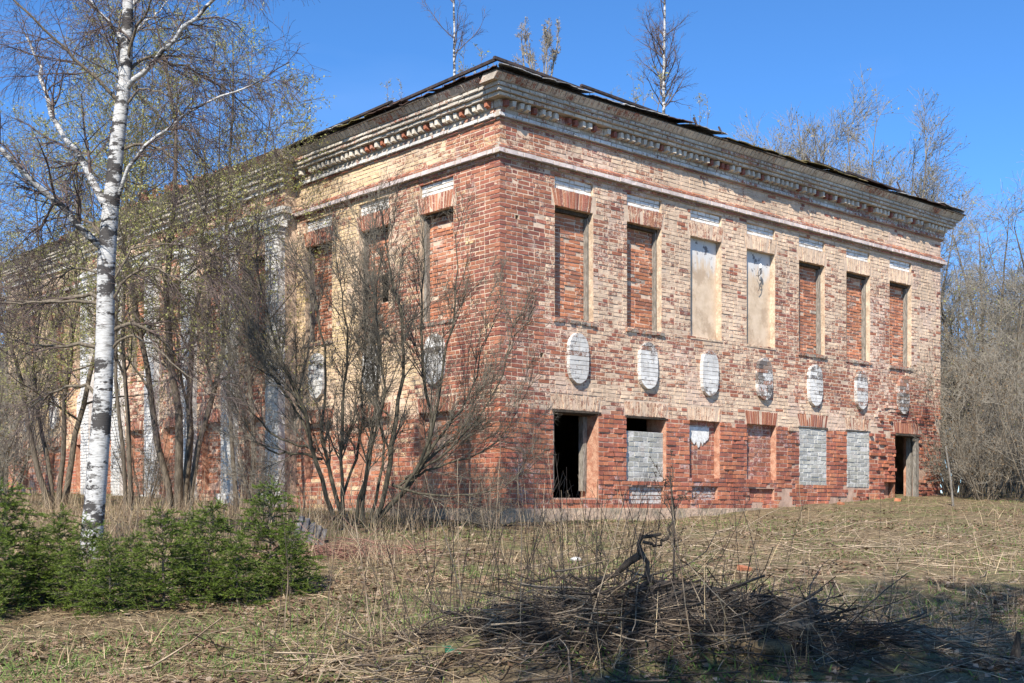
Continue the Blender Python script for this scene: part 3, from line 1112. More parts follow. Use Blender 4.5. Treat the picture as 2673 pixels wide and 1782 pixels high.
for i, c in enumerate(RW):
    w = upper_window(FR, c, 500 + i * 10, 'plaster' if i in (2, 3) else 'brick')
    arch_bricks(FR, c - 0.445, c + 0.445, UW1, PAN0 - 0.005, 0.07, 13, 0, house, 0.42 + 0.05 * min(i, 3), 600 + i, CREAM)
    brick_panel('white_panel', FR, c - 0.445, c + 0.445, PAN0, PAN1, -0.04, house, PAL, WHITE * 1.2, 0.85, 650 + i, kind=None, jd=0.002)
    medallion(FR, c + 0.05, 2.04 + 0.02 * (i % 2), 2.87, 0.46 if i < 5 else 0.42, 0.012, house, (0.60, 0.57, 0.62, 0.47, 0.58, 0.55, 0.48)[i], 700 + i)
for i, c in enumerate(LWIN):
    if RIS0 < c < RIS1:
        cc = c - RIS0
        w = upper_window(FC, cc, 800 + i * 10, 'brick', 0.43)
        arch_bricks(FC, cc - 0.43, cc + 0.43, UW1, PAN0 - 0.005, 0.06, 11, 0, house, 0.5, 900 + i, CREAM)
        D = -0.15
        bk = np.array([[[cc - 0.45, 0.35], [cc + 0.45, 0.35], [cc + 0.45, 1.75], [cc - 0.45, 1.75]]])
        V, Q = quads_to_prisms(FC, bk, D - 0.1, D - 0.004, 0, i, 0)
        w = link('window_infill', make_mesh('window_infill', V, Q), M['mortar'], house)
        brick_panel('brickwork', FC, cc - 0.45, cc + 0.45, 0.35, 1.75, D, w, PAL_INFILL, WHITE, lambda R: 0.36 + 0 * R[:, 0], 950 + i)
        arch_bricks(FC, cc - 0.45, cc + 0.45, 1.752, 1.985, 0.05, 11, 0, house, 0.4, 960 + i, CREAM)
    else:
        w = upper_window(FL, c, 800 + i * 10, 'brick', hole=(c - 0.22, c + 0.12, 3.62, 4.12) if i == 1 else None)
        arch_bricks(FL, c - 0.445, c + 0.445, UW1, PAN0 - 0.005, 0.07, 13, 0, house, 0.42, 900 + i, CREAM)
        brick_panel('white_panel', FL, c - 0.445, c + 0.445, PAN0, PAN1, -0.04, house, PAL, WHITE * 1.06, 0.8, 940 + i, kind=None, jd=0.002)
        medallion(FL, c, 2.03, 2.87, 0.50, 0.012, house, 0.6, 970 + i)
        D = -0.13
        bk = np.array([[[c - 0.47, 0.5], [c + 0.47, 0.5], [c + 0.47, 1.58], [c - 0.47, 1.58]]])
        V, Q = quads_to_prisms(FL, bk, D - 0.1, D - 0.004, 0, i, 0)
        w = link('window_infill', make_mesh('window_infill', V, Q), M['mortar'], house)
        brick_panel('brickwork', FL, c - 0.47, c + 0.47, 0.5, 1.58, D, w, PAL_INFILL, STONEY, lambda R: 0.38 + 0 * R[:, 0], 980 + i)
        arch_bricks(FL, c - 0.47, c + 0.47, 1.582, 1.825, 0.05, 12, 0, house, 0.4, 990 + i, YELLOW)

# lower row of the right facade
for i, (a, b, c, d, dep) in enumerate(LOW):
    arch_bricks(FR, a, b, d, d + 0.245, 0.06, 14, 0, house, (0.54, 0.52, 0.55, 0.36, 0.36, 0.5, 0.2)[i], 1700 + i, CREAM)
    if i in (0, 6):
        # open hole with remains of a timber frame
        sk = -0.26 if i == 0 else -0.12
        V, Q = merge([box_fac(FR, a + 0.002, b + 0.05 * (i == 0), sk, sk + 0.20 + 0.08 * (i == 0) * 0, d - 0.062, d - 0.003, 0.006, 1)])
        w = link('window_frame' if i == 0 else 'door_frame', make_mesh('frame', V, Q), M['dark_wood'], house)
        frame_bar(FR, a - 0.04, b + 0.05, -0.10, 0.02, d - 0.035, d - 0.004, 'lintel_board', M['dark_wood'], w, 2)
        frame_bar(FR, b - 0.10, b - 0.004, sk - 0.1, sk, c + 0.12, d - 0.065, 'frame_post', M['wood'], w, 3)
        if i == 6:
            frame_bar(FR, a + 0.004, a + 0.11, -0.18, -0.07, c, 0.86, 'frame_post', M['wood'], w, 4)
            frame_bar(FR, b - 0.12, b + 0.01, -0.05, 0.03, c, d - 0.07, 'frame_post', M['wood'], w, 5)
        else:
            frame_bar(FR, a - 0.005, a + 0.02, -0.03, 0.0, c + 0.1, d - 0.06, 'frame_post', M['wood'], w, 4)
    else:
        if i == 1:
            D, pal, pc, al, top = -0.06, PAL_GREY, PAL_GREY[0], 0.1, 1.32
        elif i in (4, 5):
            D, pal, pc, al, top = 0.012, PAL_GREY, np.array([0.46, 0.44, 0.38]), 0.28, d
        else:
            D, pal, pc, al, top = -0.12, PAL, PINK, 0.42, d
        bk = np.array([[[a, c], [b, c], [b, top], [a, top]]])
        V, Q = quads_to_prisms(FR, bk, D - 0.1, D - 0.006, 0, i, 0)
        w = link('window_infill', make_mesh('window_infill', V, Q), M['mortar'] if i in (2, 3) else M['stone'], house)
        brick_panel('brickwork', FR, a, b, c, top, D, w, pal, pc, lambda R: al + 0.3 * (fbm(R[:, 0] * 1.5, R[:, 2] * 1.5, 3, i) - 0.5), 1800 + i, jd=0.003, course=0.087, stretcher=0.26)
        if i in (1, 4, 5):
            frame_bar(FR, a - 0.04, b + 0.04, -0.12, 0.018, d - 0.035, d - 0.003, 'lintel_board', M['dark_wood'], w, 10 + i)
        if i == 2:
            # torn patch of white render
            n = 22
            zt, zb = d - 0.10, d - 0.46
            xs = np.linspace(a + 0.05, a + 0.68, n)
            rr = np.random.default_rng(5)
            bot = zb + 0.16 * np.abs(np.linspace(-1, 1, n)) + rr.normal(0, 0.03, n)
            topz = zt + rr.normal(0, 0.012, n)
            P = np.concatenate([FR.P(xs, -0.10, bot), FR.P(xs, -0.10, topz), FR.P(xs, -0.13, bot), FR.P(xs, -0.13, topz)])
            q = []
            for k in range(n - 1):
                q += [[k, k + 1, n + k + 1, n + k], [2 * n + k, 2 * n + k + 1, k + 1, k], [n + k, n + k + 1, 3 * n + k + 1, 3 * n + k]]
            q += [[0, n, 3 * n, 2 * n], [n - 1, 3 * n - 1, 4 * n - 1, 2 * n - 1]]
            link('render_patch', make_mesh('render_patch', P, np.array(q)), M['plaster_white'], w)
for k, (a, b, c, d) in enumerate(SUB):
    brick_panel('recessed_panel', FR, a, b, c, d, -0.05, house, PAL, WHITE * 0.9, (0.55, 0.5, 0.36)[k], 1900 + k, kind=None, jd=0.003)

# plinth of rough render
for fac, L, nm in ((FR, LR, 0), (FL, LL, 1)):
    n = 90
    ss = np.linspace(-0.055 if not nm else 0.02, L + 0.05, n)
    zt = ZB + 0.012 + 0.03 * (fbm(ss * 1.5, ss * 0, 3, 5 + nm) - 0.5)
    dt = 0.055 + 0.03 * (fbm(ss * 1.1, ss * 0 + 4, 3, 8) - 0.5)
    rows = [fac.P(ss, -0.03, zt), fac.P(ss, dt, zt - 0.012), fac.P(ss, dt + 0.012 * (fbm(ss * 4, ss * 0 + 1, 3, 2) - 0.5), zt - 0.2), fac.P(ss, dt + 0.02, zt - 1.0)]
    V = np.concatenate(rows)
    q = [[j * n + k, j * n + k + 1, (j + 1) * n + k + 1, (j + 1) * n + k] for j in range(3) for k in range(n - 1)]
    link('plinth', make_mesh('plinth', V, np.array(q), smooth=False), M['plinth'], house)
V, Q = box_fac(FC, -0.05, LC + 0.05, -0.3, 0.09, -1.0, ZB, 0, 3)
link('plinth', make_mesh('plinth', V, Q), M['plinth'], house)

# rear walls
VB = np.array([FR.P(LR, 0, -0.9), FR.P(LR, -LL, -0.9), FR.P(LR, -LL, 6.6), FR.P(LR, 0, 6.6), FL.P(LL, 0, -0.9), FL.P(LL, -LR, -0.9), FL.P(LL, -LR, 6.6), FL.P(LL, 0, 6.6)])
link('rear_wall', make_mesh('rear_wall', VB, np.array([[0, 1, 2, 3], [4, 5, 6, 7]])), M['mortar'], house)


# roof deck (low hip) with torn tin along the eaves
OV = 0.41
EZ = 6.665


def RP(s, t, z):
    """point by distance along right facade (s) and along left facade (t)"""
    p = np.asarray(s)[..., None] * U + np.asarray(t)[..., None] * VD
    return np.concatenate([p, np.asarray(z, float)[..., None] + 0 * p[..., :1]], -1)


SL = math.tan(math.radians(13.5))
hw = LR / 2 + OV
rise = hw * SL
pts = RP(np.array([-OV, LR + OV, LR + OV, -OV, LR / 2, LR / 2]), np.array([-OV, -OV, LL + OV, LL + OV, LR / 2, LL - LR / 2]), np.array([EZ] * 4 + [EZ + rise] * 2))
roof = link('roof', make_mesh('roof', pts, np.array([[1, 2, 5, 4], [3, 0, 4, 5]]), np.array([[0, 1, 4], [2, 3, 5]])), M['dark_tin'], house)


def strip(name, path_fn, n, m, mat, seed, parent=roof, amp=0.02, thick=0.012):
    """a sheet with ragged, wavy edges given by path_fn(u,v)->(s,t,z)"""
    r = np.random.default_rng(seed)
    uu, vv = np.meshgrid(np.linspace(0, 1, n), np.linspace(0, 1, m))
    s, t, z = path_fn(uu, vv)
    z = z + amp * (fbm(uu * 5 + seed, vv * 3, 3, seed % 40) - 0.5) * 2
    P = RP(s, t, z).reshape(-1, 3)
    P2 = P - np.array([0, 0, thick])
    I = np.arange(n * m).reshape(m, n)
    Q = np.stack([I[:-1, :-1], I[:-1, 1:], I[1:, 1:], I[1:, :-1]], -1).reshape(-1, 4)
    e = []
    N = n * m
    for row in (I[0], I[-1], I[:, 0], I[:, -1]):
        for a, b in zip(row[:-1], row[1:]):
            e.append([a, b, b + N, a + N])
    return link(name, make_mesh(name, np.concatenate([P, P2]), np.concatenate([Q, Q[:, ::-1] + N, np.array(e)])), mat, parent)


rr = np.random.default_rng(66)


def eave_sheets(length, along, seed0, lo=0.6, hi=1.25):
    x = -OV
    k = 0
    while x < length + OV - 0.1:
        w = rr.uniform(lo, hi)
        e = min(x + w, length + OV)
        ov = OV + rr.uniform(-0.04, 0.05)
        up = rr.uniform(0.5, 0.9)
        lift = rr.uniform(0.01, 0.09)
        tilt = rr.uniform(-0.03, 0.03)
        rag = rr.uniform(0.03, 0.10)
        mat = M['rust']
        q = rr.random()
        if q < 0.18 or (along == 'r' and x < 3.2):
            mat = M['tin']
        elif q < 0.30 or (along == 'r' and 6.0 < x < 9.2):
            mat = M['moss']

        def fn(u, v, x=x, e=e, ov=ov, up=up, lift=lift, tilt=tilt, rag=rag, k=k):
            a = x + (e - x) * u + 0.01
            o = -ov + (up + OV) * v + rag * (fbm(u * 6 + k, v * 0, 3, 7) - 0.5) * 2 * (1 - v)
            o = np.minimum(o, np.minimum(a, length - a) - 0.02)
            z = EZ + 0.012 + lift * (0.4 + 0.6 * (1 - v)) + (o + OV) * SL + tilt * (u - 0.5)
            if along == 'r':
                return a, o, z
            return o, a, z
        strip('roof_sheet', fn, 16, 6, mat, seed0 + k, amp=0.028)
        x = e
        k += 1


eave_sheets(LR, 'r', 2000)
eave_sheets(LL, 'l', 2100)
# dark boarding under the tin
for along, L in (('r', LR), ('l', LL)):
    x = -OV + 0.02
    k = 0
    while x < L + OV - 0.05:
        e = min(x + rr.uniform(1.3, 2.6), L + OV)
        dz = rr.uniform(-0.012, 0.008)
        a0, a1 = (x, e - 0.015)
        o0, o1 = -OV + rr.uniform(0.0, 0.05), -0.05
        q = [(a0, o0), (a1, o0), (a1, o1), (a0, o1)]
        pt = []
        for zz in (EZ - 0.024 + dz, EZ - 0.002 + dz * 0.1):
            for a, o in q:
                pt.append((a, o, zz) if along == 'r' else (o, a, zz))
        pt = np.array(pt)
        P = RP(pt[:, 0], pt[:, 1], pt[:, 2])
        link('eaves_board', make_mesh('eaves_board', P, np.array([[0, 1, 2, 3], [4, 5, 6, 7], [0, 1, 5, 4], [1, 2, 6, 5], [2, 3, 7, 6], [3, 0, 4, 7]])), M['dark_wood'], roof)
        x = e
        k += 1


def bar_between(p, q, w, h, name, mat, parent, seed=0):
    p = np.array(p, float)
    q = np.array(q, float)
    d = q - p
    d = d / np.linalg.norm(d)
    up = np.array([0, 0, 1.0])
    sd = np.cross(d, up)
    sd = sd / (np.linalg.norm(sd) + 1e-9)
    upv = np.cross(sd, d)
    r = np.random.default_rng(seed)
    P = []
    for c in (p, q):
        for a, b in ((-1, -1), (1, -1), (1, 1), (-1, 1)):
            P.append(c + sd * a * w / 2 + upv * b * h / 2 + r.normal(0, 0.003, 3))
    return link(name, make_mesh(name, np.array(P), np.array([[0, 1, 2, 3], [4, 5, 6, 7], [0, 1, 5, 4], [1, 2, 6, 5], [2, 3, 7, 6], [3, 0, 4, 7]])), mat, parent)


def rp1(s, t, z):
    return RP(np.array([s]), np.array([t]), np.array([z]))[0]


# lifted gutter rails by the corner, on short struts
for (a, b, along) in ((-0.42, 1.5, 'r'), (1.45, 3.6, 'r'), (-0.3, 2.4, 'l'), (2.35, 5.2, 'l'), (8.0, 9.2, 'r'), (9.1, 11.3, 'r')):
    f = (lambda a, o, z: rp1(a, o, z)) if along == 'r' else (lambda a, o, z: rp1(o, a, z))
    lift = 0.13 if b < 5.3 else 0.11
    bar_between(f(a, -0.34, EZ + lift + 0.03), f(b, -0.34, EZ + lift - 0.03), 0.05, 0.04, 'roof_batten', M['dark_tin'], roof, int(a * 10) + 50)
    for x in np.arange(a + 0.2, b, 0.55):
        bar_between(f(x, -0.34, EZ + 0.03), f(x, -0.34, EZ + lift), 0.03, 0.02, 'batten_strut', M['dark_tin'], roof, 3)
# stray uplifted hooks and scraps
for k, (s, l) in enumerate(((4.2, 0.16), (4.9, 0.14), (7.6, 0.12), (10.9, 0.2), (11.6, 0.12))):
    bar_between(rp1(s, -0.48, EZ + 0.03), rp1(s + 0.08, -0.34, EZ + 0.07 + l), 0.03, 0.02, 'roof_hook', M['dark_tin'], roof, k)

# rubble of fallen brick on top of the projecting centre
rb = np.random.default_rng(77)
n = 420
ts = rb.uniform(RIS0 + 1.2, RIS1 + 1.5, n)
hh = 0.35 * np.clip(1 - np.abs(ts - 11.3) / 4.4, 0, 1) ** 0.7 + 0.05
os_ = rb.uniform(-0.35, 0.5, n)
zz = EZ + rb.uniform(0, 1, n) * hh
V = []
for k in range(n):
    c = RP(np.array([os_[k]]), np.array([ts[k]]), np.array([zz[k]]))[0]
    A = rb.normal(0, 1, (3, 3))
    qm, _ = np.linalg.qr(A)
    dims = np.array([0.12, 0.06, 0.035]) * rb.uniform(0.5, 1.1)
    b8 = np.array([[-1, -1, -1], [1, -1, -1], [1, 1, -1], [-1, 1, -1], [-1, -1, 1], [1, -1, 1], [1, 1, 1], [-1, 1, 1]]) * dims
    V.append(b8 @ qm.T + c)
F6 = np.array([[4, 5, 6, 7], [0, 1, 5, 4], [1, 2, 6, 5], [2, 3, 7, 6], [3, 0, 4, 7], [3, 2, 1, 0]])
Q = ((np.arange(n) * 8)[:, None, None] + F6[None]).reshape(-1, 4)
o = link('brick_rubble', make_mesh('brick_rubble', np.concatenate(V), Q, attrs=brick_attrs(n, PAL, STONEY, 0.25, rb)), M['brick'], roof)
tag(o, kind='stuff')


# ------------------------------------------------------------------ tubes and branching plants
def tubes(P, Rr, k):
    """P (m,n,3), Rr (m,n) -> verts, quads"""
    m, n, _ = P.shape
    T = np.gradient(P, axis=1)
    T /= np.linalg.norm(T, axis=2, keepdims=True) + 1e-9
    mean = P[:, -1] - P[:, 0]
    mean /= np.linalg.norm(mean, axis=1, keepdims=True) + 1e-9
    ref = np.where((np.abs(mean[:, 2:3]) < 0.75), np.array([[0, 0, 1.0]]), np.array([[1.0, 0.2, 0]]))
    Uv = np.cross(T, ref[:, None, :])
    Uv /= np.linalg.norm(Uv, axis=2, keepdims=True) + 1e-9
    Vv = np.cross(T, Uv)
    a = np.arange(k) * 2 * np.pi / k
    ring = (Uv[:, :, None, :] * np.cos(a)[None, None, :, None] + Vv[:, :, None, :] * np.sin(a)[None, None, :, None]) * Rr[:, :, None, None]
    W = (P[:, :, None, :] + ring).reshape(-1, 3)
    I = np.arange(m * n * k).reshape(m, n, k)
    J = np.roll(I, -1, axis=2)
    Q = np.stack([I[:, :-1], J[:, :-1], J[:, 1:], I[:, 1:]], -1).reshape(-1, 4)
    return W, Q


def cat_tubes(lst):
    Vs, Qs = [], []
    k = 0
    for V, Q in lst:
        Vs.append(V)
        Qs.append(Q + k)
        k += len(V)
    return np.concatenate(Vs), np.concatenate(Qs)


def nrm(v):
    return v / (np.linalg.norm(v, axis=-1, keepdims=True) + 1e-9)


def resample(pl, n):
    pl = np.array(pl, float)
    d = np.r_[0, np.cumsum(np.linalg.norm(np.diff(pl, axis=0), axis=1))]
    # smooth (Catmull-like) by cubic interpolation of dense linear samples
    t = np.linspace(0, d[-1], n)
    out = np.stack([np.interp(t, d, pl[:, i]) for i in range(3)], -1)
    if n > 6:
        k = np.array([0.25, 0.5, 0.25])
        for _ in range(2):
            mid = 0.25 * out[:-2] + 0.5 * out[1:-1] + 0.25 * out[2:]
            out[1:-1] = mid
    return out


def grow(P, Rr, r, nch, length, ang, npts, up=0.0, wig=0.12, t0=0.2, t1=1.0, rr=0.55, rmin=0.002, rtip=0.0015, taper_len=0.55, flat=0.0):
    m, n, _ = P.shape
    plen = np.linalg.norm(np.diff(P, axis=1), axis=2).sum(1)
    cnt = np.maximum(1, np.round(nch * plen / plen.mean() * r.uniform(0.7, 1.3, m))).astype(int)
    par = np.repeat(np.arange(m), cnt)
    K = len(par)
    t = r.uniform(t0, t1, K)
    f = t * (n - 1)
    i = np.minimum(f.astype(int), n - 2)
    w = (f - i)[:, None]
    base = P[par, i] * (1 - w) + P[par, i + 1] * w
    rad = Rr[par, i] * (1 - w[:, 0]) + Rr[par, i + 1] * w[:, 0]
    tan = nrm(P[par, i + 1] - P[par, i])
    rnd = nrm(np.cross(tan, r.normal(0, 1, (K, 3))))
    if flat:
        rnd[:, 2] *= (1 - flat)
        rnd = nrm(rnd)
    th = np.radians(r.normal(ang, ang * 0.28, K))[:, None]
    d = nrm(tan * np.cos(th) + rnd * np.sin(th))
    Lc = length * r.uniform(0.55, 1.3, K) * (1 - taper_len * t)
    Lc = np.maximum(Lc, length * 0.15)
    step = (Lc / (npts - 1))[:, None]
    pts = [base]
    for j in range(npts - 1):
        d = nrm(d + r.normal(0, wig, (K, 3)) + np.array([0, 0, up]))
        pts.append(pts[-1] + d * step)
    Pc = np.stack(pts, 1)
    r0 = np.clip(rad * rr, rmin, None)
    Rc = r0[:, None] * np.linspace(1, 0.25, npts)[None]
    Rc = np.maximum(Rc, rtip)
    return Pc, Rc


def leaves(P, r, n, size, cols, t0=0.3, spread=0.02, long=1.4):
    m, k, _ = P.shape
    par = r.integers(0, m, n)
    t = r.uniform(t0, 1, n) * (k - 1)
    i = np.minimum(t.astype(int), k - 2)
    w = (t - i)[:, None]
    c = P[par, i] * (1 - w) + P[par, i + 1] * w + r.normal(0, spread, (n, 3))
    a = nrm(r.normal(0, 1, (n, 3)))
    b = nrm(np.cross(a, r.normal(0, 1, (n, 3))))
    s = size * r.uniform(0.6, 1.4, n)[:, None]
    V = np.stack([c - a * s * long * 0.5, c + b * s * 0.4, c + a * s * long * 0.5, c - b * s * 0.4], 1).reshape(-1, 3)
    Q = np.arange(n * 4).reshape(-1, 4)
    cc = np.array(cols)[r.integers(0, len(cols), n)] * r.uniform(0.8, 1.2, (n, 1))
    col = np.repeat(np.concatenate([cc, np.ones((n, 1))], 1), 4, 0)
    return V, Q, {'col': col}


BUD = [(0.33, 0.34, 0.10), (0.42, 0.41, 0.15), (0.26, 0.28, 0.08), (0.45, 0.40, 0.18)]


def G(x, y):
    return float(gz(np.array([x]), np.array([y]))[0])


def px(xd, yd, z):
    """metres at distance z for a bearing read off the photograph (survey helper)"""
    return np.array([(xd - 1176) / 2858 * z, z, (1165 - yd) / 2858 * z])


# ------------------------------------------------------------------ the white birch in the left foreground
def build_birch():
    r = np.random.default_rng(21)
    Zb = 14.0
    base = px(205, 1275, Zb)
    base[2] = G(base[0], base[1]) - 0.05
    tr = [(205, 1290, 0.122), (222, 1100, 0.115), (230, 1000, 0.112), (237, 900, 0.106), (242, 750, 0.102), (244, 600, 0.100), (252, 500, 0.094), (262, 400, 0.086), (272, 300, 0.080), (285, 200, 0.074), (292, 100, 0.066), (294, 0, 0.058), (292, -150, 0.046), (300, -330, 0.03), (296, -480, 0.012)]
    pl = np.array([px(a, b, Zb) for a, b, _ in tr]) - base
    pl[0, 2] = -0.05
    d = np.r_[0, np.cumsum(np.linalg.norm(np.diff(pl, axis=0), axis=1))]
    tt = np.linspace(0, d[-1], 60)
    TP = np.stack([np.interp(tt, d, pl[:, i]) for i in range(3)], -1)
    TP[1:-1] = 0.25 * TP[:-2] + 0.5 * TP[1:-1] + 0.25 * TP[2:]
    TR = np.interp(tt, d, [x[2] for x in tr])
    TR = TR * (1 + 0.05 * (vnoise(tt * 4, tt * 0, 2) - 0.5))
    TR[0] *= 1.15
    root = thing('birch_tree', 'white-barked birch leaning slightly at the left, behind the young spruces', 'tree', tuple(base))
    V, Q = tubes(TP[None], TR[None], 14)
    link('trunk', make_mesh('trunk', V, Q, smooth=True), M['birch'], root)
    limbs = [
        ([(288, 205), (320, 185), (400, 140), (500, 65), (600, 0), (700, -60)], 0.032, -0.8, 'b'),
        ([(272, 450), (285, 425), (310, 377), (393, 314), (471, 267), (590, 240), (690, 190)], 0.023, -0.5, 'b'),
        ([(240, 470), (230, 455), (196, 393), (157, 334), (90, 243), (67, 165), (50, 110), (0, 20)], 0.046, 0.5, 'b'),
        ([(242, 575), (225, 560), (149, 471), (78, 400), (0, 338), (-90, 270)], 0.045, -0.9, 'b'),
        ([(285, 100), (243, 43), (196, -10), (150, -80)], 0.028, 0.7, 'b'),
        ([(265, 225), (216, 173), (141, 102), (90, 55), (31, 0), (-30, -50)], 0.022, -0.7, 't'),
        ([(238, 690), (215, 672), (160, 678), (60, 690), (-60, 668)], 0.026, 0.4, 't'),
        ([(236, 700), (190, 690), (120, 705), (20, 705), (-70, 700)], 0.02, -0.6, 't'),
        ([(236, 800), (190, 790), (120, 800), (60, 796), (20, 770), (0, 720)], 0.024, -0.5, 't'),
        ([(226, 920), (205, 885), (170, 880), (100, 900), (40, 940), (0, 965)], 0.022, 0.5, 't'),
        ([(256, 760), (285, 738), (325, 742), (375, 790), (425, 850), (470, 905)], 0.024, 0.6, 't'),
        ([(258, 800), (280, 775), (320, 768), (370, 800), (430, 860), (520, 915)], 0.016, -0.6, 't'),
        ([(262, 640), (300, 560), (370, 545), (450, 565), (520, 570), (600, 545)], 0.014, 0.7, 't'),
        ([(258, 690), (310, 620), (380, 625), (460, 680), (540, 690)], 0.017, -0.8, 't'),
        ([(278, 345), (310, 325), (360, 330), (420, 380), (450, 460)], 0.018, 0.5, 't'),
        ([(285, 250), (310, 215), (350, 205), (400, 235), (440, 290)], 0.016, -0.5, 't'),
        ([(290, 170), (320, 115), (360, 112), (420, 130), (520, 180), (600, 260)], 0.02, 0.9, 't'),
        ([(292, 150), (310, 95), (350, 50), (400, 0), (450, -60)], 0.02, -0.9, 't'),
        ([(292, 90), (320, 50), (350, 20), (380, -30)], 0.018, 0.6, 'b'),
        ([(294, 20), (340, -40), (430, -100), (560, -150), (700, -160)], 0.028, 0.4, 'b'),
        ([(293, 0), (250, -80), (180, -150), (60, -190)], 0.028, -0.4, 'b'),
        ([(293, -120), (360, -200), (480, -260), (640, -260)], 0.024, -0.6, 'b'),
        ([(293, -140), (230, -220), (120, -290), (0, -300)], 0.022, 0.6, 'b'),
        ([(290, 240), (275, 160), (262, 90), (268, 20), (270, -60)], 0.02, 0.3, 't'),
        ([(250, 560), (200, 500), (120, 480), (40, 500), (-40, 560)], 0.018, 0.9, 't'),
        ([(246, 640), (190, 600), (110, 610), (30, 640), (-50, 700)], 0.016, 1.2, 't'),
    ]
    LP, LRr, kinds = [], [], []
    for pts, rad, dy, kd in limbs:
        p3 = np.array([px(a, b, Zb) for a, b in pts]) - base
        f = np.linspace(0, 1, len(pts)) ** 1.2
        leng = np.linalg.norm(p3[-1] - p3[0])
        p3[:, 1] += f * dy * leng * 0.55
        pr = resample(p3, 16)
        pr[2:-1] += r.normal(0, 0.012, pr[2:-1].shape)
        LP.append(pr)
        LRr.append(np.linspace(rad, rad * 0.22, 16))
        kinds.append(kd)
    for pr, rd, kd in zip(LP, LRr, kinds):
        V, Q = tubes(pr[None], rd[None], 8)
        link('limb', make_mesh('limb', V, Q, smooth=True), M['birch'] if kd == 'b' else M['bark'], root)
    P1, R1 = np.array(LP), np.array(LRr)
    P2, R2 = grow(P1, R1, r, 13, 0.95, 46, 7, up=-0.02, wig=0.13, t0=0.15, rr=0.5, rmin=0.004, rtip=0.003)
    P3, R3 = grow(P2, R2, r, 8, 0.55, 45, 6, up=-0.12, wig=0.12, t0=0.12, rr=0.6, rmin=0.0026, rtip=0.002)
    P4, R4 = grow(P3, R3, r, 3.8, 0.34, 40, 4, up=-0.20, wig=0.12, t0=0.1, rr=0.7, rmin=0.0019, rtip=0.0015)
    V, Q = cat_tubes([tubes(P2, R2, 5), tubes(P3, R3, 3)])
    link('branches', make_mesh('branches', V, Q), M['twig_birch'], root)
    V, Q = tubes(P4, R4, 3)
    o = link('twigs', make_mesh('twigs', V, Q), M['twig_birch'], root)
    tag(o, kind='stuff')
    return root


build_birch()


# ------------------------------------------------------------------ generic bare trees and shrubs
def bare_tree(name, label, cat, seed, H, stems, spread, counts, lens, mats, bud=0, loc=(0, 0, 0), group=None, trunk_r=0.09, up=(0.03, 0.05, 0.05), angs=(42, 42, 40), rmin=0.003, budsize=0.03, wander=0.06, npt=(7, 5, 4), tip=0.25, smooth_trunk=True, t0=0.2, lean=None, cols=None):
    r = np.random.default_rng(seed)
    root = thing(name, label, cat, loc, 0, group)
    SP, SR = [], []
    for k in range(stems):
        a = 2 * math.pi * (k + r.uniform(-0.3, 0.3)) / max(1, stems)
        out = spread * (r.uniform(0.5, 1.0) if stems > 1 else 0.05)
        hh = H * (r.uniform(0.72, 1.0) if stems > 1 else 1.0)
        tip_pt = np.array([math.cos(a) * out, math.sin(a) * out, hh])
        if lean is not None:
            tip_pt[:2] += np.array(lean)
        b = np.array([math.cos(a), math.sin(a), 0]) * (0.12 if stems > 1 else 0) + np.array([0, 0, -0.1])
        n = 14
        t = np.linspace(0, 1, n)[:, None]
        curve = b * (1 - t) + tip_pt * t
        curve[:, :2] += (np.array([math.cos(a), math.sin(a)]) * out * 0.22 * np.sin(np.pi * t)) * r.uniform(-0.4, 1.0)
        curve[1:-1] += np.cumsum(r.normal(0, wander * H / n, (n - 2, 3)), axis=0) * np.sin(np.pi * t[1:-1])
        SP.append(curve)
        r0 = trunk_r * r.uniform(0.75, 1.1)
        SR.append(r0 * (1 - (1 - tip * 0.4) * np.linspace(0, 1, n)) ** 0.9)
    SP, SR = np.array(SP), np.array(SR)
    for k in range(stems):
        V, Q = tubes(SP[k:k + 1], SR[k:k + 1], 8)
        link('trunk', make_mesh('trunk', V, Q, smooth=True), mats[0], root)
    P2, R2 = grow(SP, SR, r, counts[0], lens[0] * H, angs[0], npt[0], up=up[0], t0=t0, rr=0.5, rmin=rmin * 2.2, rtip=rmin)
    P3, R3 = grow(P2, R2, r, counts[1], lens[1] * H, angs[1], npt[1], up=up[1], t0=0.15, rr=0.6, rmin=rmin * 1.3, rtip=rmin * 0.8)
    lst = [tubes(P2, R2, 4), tubes(P3, R3, 3)]
    V, Q = cat_tubes(lst)
    tag(link('branches', make_mesh('branches', V, Q), mats[1], root), kind='stuff')
    Pl = P3
    if counts[2]:
        P4, R4 = grow(P3, R3, r, counts[2], lens[2] * H, angs[2], npt[2], up=up[2], t0=0.1, rr=0.7, rmin=rmin * 0.9, rtip=rmin * 0.7)
        V, Q = tubes(P4, R4, 3)
        o = link('twigs', make_mesh('twigs', V, Q), mats[2], root)
        tag(o, kind='stuff')
        Pl = P4
    if bud:
        V, Q, at = leaves(Pl, r, bud, budsize, cols or BUD)
        o = link('young_leaves', make_mesh('young_leaves', V, Q, attrs=at), M['leaf'], root)
        tag(o, kind='stuff')
    return root


GREY = (M['bark'], M['twig_grey'], M['twig_grey'])
SALLOW = (M['bark_dark'], M['bark'], M['twig'])


def place(x, y):
    return (x, y, G(x, y) - 0.03)


# sallows coming into leaf in front of the left facade
def at_ground(xd, Z):
    x = (xd - 1176) / 2858 * Z
    return (x, Z, G(x, Z) - 0.03)


